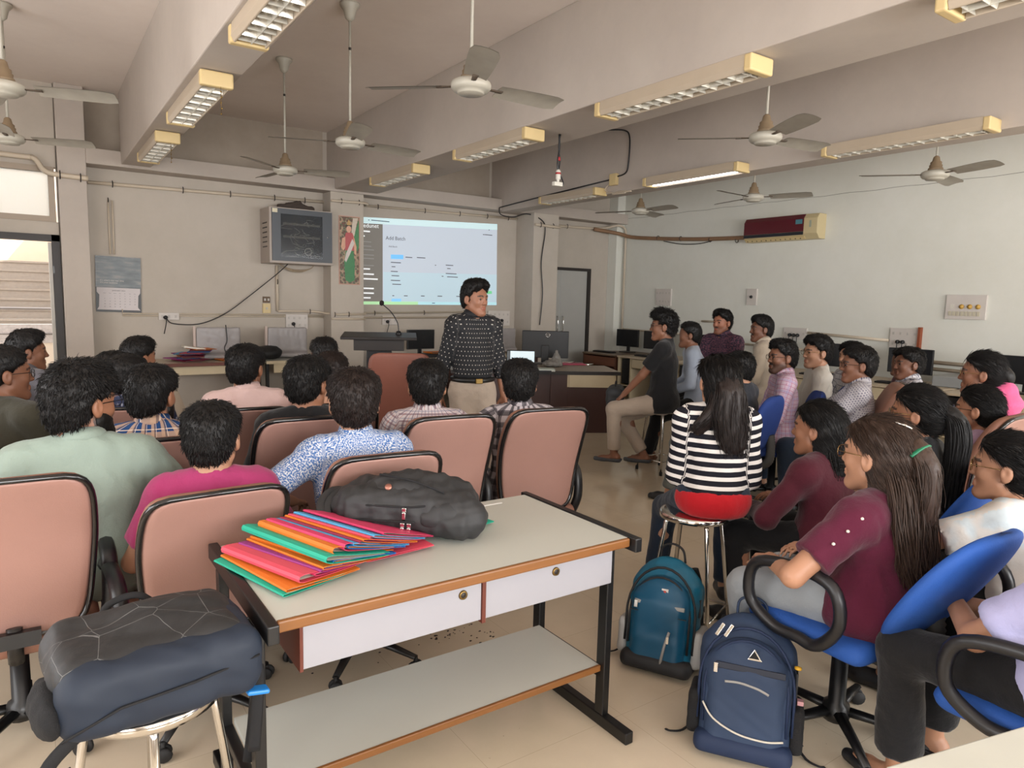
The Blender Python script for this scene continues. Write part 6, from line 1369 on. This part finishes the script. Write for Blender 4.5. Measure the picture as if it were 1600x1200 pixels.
b = MB(); b.tube(catmull([(-.045, -.118, .03), (-.02, -.136, .055), (.02, -.138, .058), (.045, -.12, .035)], 4), .010, 8, flat=.5); g_ = b.build('green_hair_clip', mat('green_ribbon', '156b4a', .5), o); g_.matrix_local = M4(J['Mh'], J['H'], J['hs'])
b = MB(); b.tube([(-.035, -.06, .125), (-.02, -.085, .118), (-.01, -.10, .108)], .004, 6); g_ = b.build('silver_hair_pin', M_chrome, o); g_.matrix_local = M4(J['Mh'], J['H'], J['hs'])
S_, E_ = J['AR'][0][0], J['AR'][0][1]
for k in range(3):
    b = MB(); p = S_+(E_-S_)*(.02+.22*k)+np.array([-.055, -.045, .03]); b.lathe([(0, -.006), (.005, -.003), (.006, 0), (.005, .003), (0, .006)], 8, tuple(p)); b.build('pearl_button', M_white, o)
o, J = person('girl in white t-shirt with thin glasses at right edge, black hair tied', (3.02, 1.05, 1.13), .44, 8, 16, lean=12, hs=1.05, s=.98, fem=.8, hair='bun', ht=.014, shirt=fleck('white_pastel', 'c6c2bd', 'b9c4c9', 4, .52), sleeve='short', trous=(C_blk,), skin=S3, spec=(M_gold, 1.1), arms={'L': dict(t=(-.08, .40, .74), p=(-1, -.5, -.2), hd=(0, 1, .1), c=.5), 'R': dict(t=(.14, .35, .62))}, fine=[0], fh=.0045, bc=.013, group=RS)
tail(o, J, [hp(J, 0, -.09, .02), hp(J, 0, -.12, -.02), hp(J, 0, -.12, -.08)], [.05, .05, .03], [.03, .04, .02], 80, H_blk, 13)
o, J = person('person in lilac t-shirt and black trousers at lower right corner', (2.33, .60, 1.17), .46, -3, 20, lean=1, hs=1.0, s=1.0, fem=.8, hair='bun', ht=.014, shirt=C_lil, sleeve='short', trous=(C_blk, .86), flare=.014, skin=S3, arms={'L': dict(t=(.03, .36, .665), p=(-1, -.1, -.8), hd=(.5, .8, -.05), hn=(0, .1, -1), c=.55), 'R': dict(t=(.14, .35, .62))}, legs={'L': (-.08, .42, .09), 'R': (.20, .46, .09)}, fine=[0], fh=.008, bc=.012, vis_face=False, shoes=(M_shoe, 'flat'), group=RS)
# ================================================================ bags
def fabric(name, c, rough=.6, bump=.25, sc=14, spec=.4): return mat(name, c, rough, var=.10, vscale=5, bump=bump, bscale=sc, spec=spec)
M_teal = fabric('teal_nylon', '0d5f7c', .45); M_tealD = fabric('deep_teal_nylon', '0a4a68', .42); M_nav = fabric('navy_canvas', '2c3c56', .7); M_navD = fabric('dark_navy_canvas', '1b2a47', .7)
M_blkn = fabric('black_nylon_cloth', '1f1f21', .6); M_web = fabric('black_webbing', '18181a', .8, sc=120); M_reg = fabric('silver_grey_fabric', '9c9b98', .5); M_mesh = mat('black_mesh', '101012', .9, bump=.6, bscale=300)
def zipper(o, P, tape=.010, m=M_blkn, pull=0, name='zip'):
    b = MB(); b.tube(P, .0035, 5); z = b.build(name, m, o)
    if pull is not None:
        p = np.array(P[pull]); b = MB(); b.box(tuple(p+[0, -.006, -.002]), (.010, .006, .014)); b.box(tuple(p+[0, -.009, -.022]), (.008, .003, .028)); b.build('zip_puller', M_chrome, z, bevel=.002)
def sdfpart(name, fn, bounds, h, m, o, wv=(0, 20, 1), rl=1):
    f = Field(*[axis(a, b, h) for a, b in bounds]); fn(f); V, F = f.mesh(); V = relax(V, F, rl)
    if wv[0]: V += normals(V, F)*(wob(V, wv[1], wv[2])*wv[0])[:, None]
    return np_mesh(name, V, F, m, o)
def backpack(label, loc, rz, tilt, mA, mB, W=.31, Hh=.47, D=.2, style=0):
    o = thing('backpack', label, 'backpack', loc, 0); o.rotation_euler = (math.radians(tilt), 0, math.radians(rz))
    B = [(-.26, .26), (-.22, .2), (-.02, Hh+.06)]
    def main(f):
        f.rbox((0, .03, Hh*.42), (W/2, D*.36, Hh*.42), .06); f.ell((0, .03, Hh*.66), (W/2, D*.36, Hh*.34), None, .03); f.rbox((0, -.03, Hh*.36), (W/2-.008, D*.34, Hh*.36), .05, None, .03)
        f.half((0, 0, .006), (0, 0, -1), .01)
    sdfpart('main_body', main, B, .009, mA, o, (.003, 24, style+2))
    def front(f): f.rbox((0, -.065, Hh*.36), (W/2-.025, D*.27, Hh*.355), .05); f.ell((0, -.06, Hh*.62), (W/2-.03, D*.28, Hh*.24), None, .04); f.half((0, 0, .012), (0, 0, -1), .01)
    sdfpart('front_pocket', front, B, .008, mB, o, (.0022, 20, style+5))
    def base(f): f.rbox((0, -.01, .035), (W/2+.004, D*.58, .04), .035); f.half((0, 0, .003), (0, 0, -1), .004)
    sdfpart('base_panel', base, B, .009, M_blkn if style == 0 else M_navD, o)
    yf = -.065-D*.27
    # arch piping and zips
    for k, (wx, zt_, yy) in enumerate(((W/2-.022, Hh*.845, yf+.030), (W/2-.002, Hh*.93, -.075))):
        P = [(-wx, yy, .10), (-wx, yy, Hh*.5)]+[(-wx*math.cos(a), yy+.012*math.sin(a), Hh*.5+(zt_-Hh*.5)*math.sin(a)) for a in np.linspace(.1, PI-.1, 15)]+[(wx, yy, Hh*.5), (wx, yy, .10)]
        b = MB(); b.tube(P, .0055, 6); b.build('piping', M_blkn if style == 0 else M_navD, o)
    b = MB(); b.tube(catmull([(-.05, .05, Hh-.02), (-.045, .05, Hh+.035), (0, .05, Hh+.055), (.045, .05, Hh+.035), (.06, .05, Hh-.02)], 5), .010, 8, flat=.5); b.build('carry_handle', M_blkn if style == 0 else mA, o)
    for sx in (-1, 1):
        def pocket(f): f.rbox((sx*(W/2+.012), .0, Hh*.25), (.022, D*.38, Hh*.17), .02)
        sdfpart('side_pocket', pocket, [(-.26, .26), (-.15, .15), (0, .26)], .009, M_reg if style == 0 else M_mesh, o, (.002, 30, 3))
        b = MB(); b.tube(catmull([(sx*.09, .11, Hh*.9), (sx*.11, .15, Hh*.7), (sx*.13, .14, Hh*.35), (sx*.15, .10, .08), (sx*.19, .06, .02)], 5), .017, 8, flat=.35, up=(0, 1, 0)); b.build('shoulder_strap', M_web, o)
        b = MB(); b.tube(catmull([(sx*.17, .06, .04), (sx*.21, .0, .012), (sx*.25, -.03, .010), (sx*.27, -.02, .008)], 4), .006, 5, flat=.5); b.build('loose_strap', M_web, o)
    y0 = yf-.004
    if style == 0:
        b = MB(); b.bb(-W/2+.045, W/2-.04, y0, y0+.012, Hh*.60, Hh*.635); zz = b.build('silver_zip_band', M_reg, o, bevel=.003)
        b = MB(); b.bb(-W/2+.046, -W/2+.062, y0-.006, y0, Hh*.56, Hh*.63); b.build('zip_puller', M_chrome, zz, bevel=.002)
        b = MB(); b.bb(-W/2+.03, W/2-.03, y0+.002, y0+.006, Hh*.53, Hh*.537); b.build('seam', M_blkn, o)
        b = MB(); b.tube([(.055, y0, Hh*.40), (.040, y0-.001, Hh*.27), (.028, y0+.001, .05)], .006, 6); z2 = b.build('diagonal_zip', M_reg, o); b = MB(); b.bb(.047, .057, y0-.009, y0-.003, Hh*.30, Hh*.36); b.build('zip_puller', M_chrome, z2)
        b = MB(); b.bb(.005, .033, y0+.014, y0+.018, Hh*.70, Hh*.765); lb = b.build('label_patch', mat('patch_white', 'd0cbc4', .6), o); lb.location = (0, 0, 0)
        b = MB(); b.bb(.000, .038, y0+.011, y0+.017, Hh*.675, Hh*.70); b.bb(.014, .024, y0+.012, y0+.016, Hh*.73, Hh*.75); b.build('red_mark', mat('patch_red', 'b8402f', .6), lb)
        b = MB(); b.bb(W/2-.004, W/2+.004, -.02, .03, Hh*.52, Hh*.68); b.build('side_tab', M_blkn, o)
    else:
        b = MB(); b.box((0.01, y0+.003, Hh*.665), (W-.09, .008, .022), Matrix.Rotation(0, 3, 'Y')); zz = b.build('front_zip', mat('navy_zip', '131c2e', .5), o, bevel=.003)
        b = MB(); b.bb(-W/2+.05, -W/2+.064, y0-.008, y0-.001, Hh*.61, Hh*.68); b.build('zip_puller', M_chrome, zz, bevel=.002)
        P = catmull([(-.07, y0-.002, Hh*.555), (-.02, y0-.004, Hh*.565), (.04, y0-.003, Hh*.545), (.075, y0, Hh*.515)], 6); b = MB(); b.tube(P, .0045, 6, flat=.5, up=(0, 1, 0)); b.build('woven_trim', M_reg, o)
        P = catmull([(-W/2+.02, y0+.022, Hh*.36), (-.10, y0+.001, Hh*.27), (-.02, y0-.003, Hh*.20), (.07, y0-.001, Hh*.185), (W/2-.03, y0+.012, Hh*.20)], 6); b = MB(); b.tube(P, .0035, 6); b.build('reflective_piping', mat('pale_piping', 'c9c3b5', .4), o)
        t_ = [(.03, Hh*.84), (.008, Hh*.755), (.058, Hh*.755)]; b = MB(); b.prism([(x-.01, z-.01) for x, z in t_], -.006, 1, (0, y0+.016, 0)); tr = b.build('triangle_badge', M_chrome, o, bevel=.002)
        b = MB(); b.prism([(.02, Hh*.822-.01), (.003, Hh*.762-.01+.004), (.037, Hh*.762-.01+.004)], -.004, 1, (0, y0+.0105, 0)); b.build('badge_inlay', M_web, tr)
        for sx in (-.01, .02): b = MB(); b.box((-.09+sx, -.085, Hh*.90), (.012, .01, .05), Matrix.Rotation(.5, 3, 'Y')); b.build('zip_puller', M_chrome, o, bevel=.002)
        b = MB(); b.lathe([(0, -.008), (.012, -.004), (.012, .004), (0, .008)], 10, (W/2+.004, -.05, Hh*.70)); b.build('yellow_tag', mat('yellow_plastic', 'd0a02a', .4), o); b = MB(); b.bb(W/2, W/2+.006, -.07, -.03, Hh*.5, Hh*.67); b.build('side_tab', M_blkn, o)
        b = MB(); b.bb(W/2+.01, W/2+.03, -.03, -.0, Hh*.42, Hh*.45); b.build('pink_slip', mat('pink_paper', 'd6a0a0', .8), o)
    return o
backpack('teal backpack with silver zip band, standing on the floor', (2.20, 1.98, 0), -62, -9, M_teal, M_tealD, .30, .47, .21, 0)
backpack('navy backpack with triangle badge and pale curved piping, in front of woman in maroon', (2.03, 1.42, 0), -56, -10, M_nav, M_nav, .32, .47, .22, 1)
# black and navy backpack lying on the steel stool
o = thing('backpack', 'black and navy backpack with thin line pattern on the steel stool', 'backpack', (.21, 1.80, .602)); o.rotation_euler = (0, 0, .06)
B = [(-.30, .30), (-.24, .24), (-.03, .26)]
M_navs = fabric('dark_navy_side', '1c2533', .65, .3); M_geo = NT('charcoal_line_print'); t = M_geo
vo = t.n('ShaderNodeTexVoronoi', feature='DISTANCE_TO_EDGE'); t.t.links.new(t.obj(), vo.inputs['Vector']); vo.inputs['Scale'].default_value = 9; ln = t.math('LESS_THAN', vo.outputs['Distance'], .005)
t.set('Base Color', t.mix(t.math('MULTIPLY', ln, .5), lin('232324'), lin('8a8a88'))); t.set('Roughness', .6); t.bump(t.noise(20, 4), .25, .01)
sdfpart('side_panel', lambda f: (f.rbox((0, -.01, .08), (.215, .155, .085), .05), f.half((0, 0, .002), (0, 0, -1), .01)), B, .009, M_navs, o, (.005, 18, 3))
sdfpart('top_panel', lambda f: (f.rbox((-.01, .02, .125), (.205, .15, .05), .045), f.ell((.05, .06, .14), (.13, .10, .055), None, .04), f.rbox((-.19, .03, .09), (.03, .11, .05), .03, None, .03)), B, .009, M_geo.m, o, (.005, 15, 6))
sdfpart('mesh_pocket', lambda f: f.ell((-.225, -.05, .06), (.035, .10, .055)), B, .009, M_mesh, o, (.004, 30, 6))
b = MB(); b.tube(catmull([(-.10, .165, .12), (-.07, .19, .165), (.0, .19, .175), (.05, .165, .13)], 5), .011, 8, flat=.5); b.build('carry_handle', M_web, o)
b = MB(); b.tube([(-.21, -.16, .03), (-.1, -.172, .075), (.05, -.172, .085), (.2, -.16, .10)], .003, 5); b.build('seam', M_web, o)
for P in ([(.20, .0, .04), (.235, -.03, .0), (.225, -.05, -.10), (.215, -.05, -.22)], [(.19, .08, .04), (.245, .03, -.02), (.24, .02, -.16), (.225, .03, -.30)], [(-.17, -.12, .02), (-.23, -.14, -.02), (-.25, -.15, -.07), (-.19, -.15, -.05)]):
    b = MB(); b.tube(catmull(P, 5), .016, 8, flat=.3, up=(0, 1, 0)); b.build('shoulder_strap', M_web, o)
b = MB(); b.box((.20, -.135, -.004), (.055, .035, .012), Matrix.Rotation(.2, 3, 'Y')); b.build('blue_tab', mat('bright_blue_tab', '1b78c4', .4), o, bevel=.005)
# black backpack on the table
o = thing('backpack', 'soft black backpack slumped over the folders on the front table', 'backpack', (1.06, 2.13, .775)); o.rotation_euler = (math.radians(0), math.radians(2), math.radians(-38))
B = [(-.33, .33), (-.24, .22), (-.03, .24)]; M_bb = fabric('soft_black_nylon', '2c2c2d', .62, .5, 22)
sdfpart('main_body', lambda f: (f.rbox((0, 0.02, .075), (.23, .13, .075), .06), f.ell((.02, .04, .10), (.17, .11, .085), None, .05), f.ell((-.20, .04, .065), (.085, .12, .06), None, .05), f.ell((.17, -.03, .06), (.10, .11, .062), None, .04), f.half((0, 0, .002), (0, 0, -1), .008)), B, .008, M_bb, o, (.011, 24, 9))
sdfpart('front_pocket', lambda f: (f.ell((-.02, .03, .135), (.15, .10, .045)), f.ell((.13, -.08, .075), (.10, .055, .055), None, .03)), B, .008, M_bb, o, (.008, 30, 4))
for P in ([(-.22, -.08, .09), (-.1, -.115, .105), (.02, -.115, .108), (.10, -.10, .12)], [(-.20, -.11, .05), (-.08, -.135, .06), (.04, -.14, .065)], [(-.12, .02, .176), (-.06, -.02, .182), (.02, -.05, .178), (.12, -.06, .15)]):
    b = MB(); b.tube(catmull(P, 5), .0035, 6); b.build('zip', M_web, o)
for x, y, z in ((.0, -.125, .10), (.0, -.145, .055), (.022, -.145, .055)):
    b = MB(); b.box((x, y, z), (.014, .006, .014)); b.box((x, y-.004, z-.026), (.012, .004, .036)); b.build('zip_puller', M_chrome, o, bevel=.002)
b = MB(); b.lathe([(0, 0), (.012, 0), (.012, .004), (0, .004)], 10, (-.07, -.06, .155), Matrix.Rotation(.9, 3, 'X')); b.build('round_badge', mat('rose_metal', 'a06c5c', .3, .6), o)
for dx in (0, .025):
    b = MB(); b.tube(catmull([(-.22, .10, .09), (-.27-dx, .06, .10), (-.29-dx, -.02, .07), (-.26-dx*.5, -.09, .03), (-.20, -.11, .02)], 5), .016, 8, flat=.4, up=(0, 0, 1)); b.build('shoulder_strap', M_bb, o)
# bags in the audience
def softbag(label, loc, size, m, rz=0, seed=1, tilt=0):
    o = thing('shoulder_bag', label, 'bag', loc, rz); o.rotation_euler[0] = tilt; a, b_, c = size
    sdfpart('bag_body', lambda f: (f.rbox((0, 0, c*.5), (a/2, b_/2, c*.5), min(a, b_, c)*.3), f.ell((0, 0, c*.6), (a*.45, b_*.5, c*.42), None, .04)), [(-a*.7, a*.7), (-b_*.8, b_*.8), (-.02, c*1.2)], .014, m, o, (.006, 20, seed))
    b = MB(); b.tube(catmull([(-a*.25, 0, c*.95), (-a*.2, 0, c*1.15), (0, 0, c*1.22), (a*.2, 0, c*1.15), (a*.25, 0, c*.95)], 4), .008, 6); b.build('strap', M_web, o); return o
softbag('black bag standing on floor beside the grey trousered knee', (4.62, 4.02, 0), (.34, .20, .42), M_blkn, .6, 3)
softbag('dark grey bag held on the lap of boy in black t-shirt', (4.60, 4.88, .585), (.32, .16, .20), fabric('dark_grey_bag', '36383b', .6), .75, 5)

b = MB(); rn = random.Random(11)
for cx_, cy_, n_, sp_ in ((1.56, 2.72, 26, .05), (1.62, 2.45, 10, .10), (1.25, 2.75, 10, .15), (1.7, 2.62, 8, .03)):
    for k in range(n_):
        x = cx_+rn.gauss(0, sp_); y = cy_+rn.gauss(0, sp_*.7); r = rn.uniform(.002, .008); P = [(x+r*rn.uniform(.5, 1.2)*math.cos(a), y+r*rn.uniform(.4, 1.1)*math.sin(a)) for a in np.linspace(0, 2*PI, 7)[:-1]]; b.prism(P, .0012, 2)
tag(b.build('paint_flakes', M_dark), 'dark flakes of paint scattered on the floor beyond the front table', 'flakes', kind='stuff')
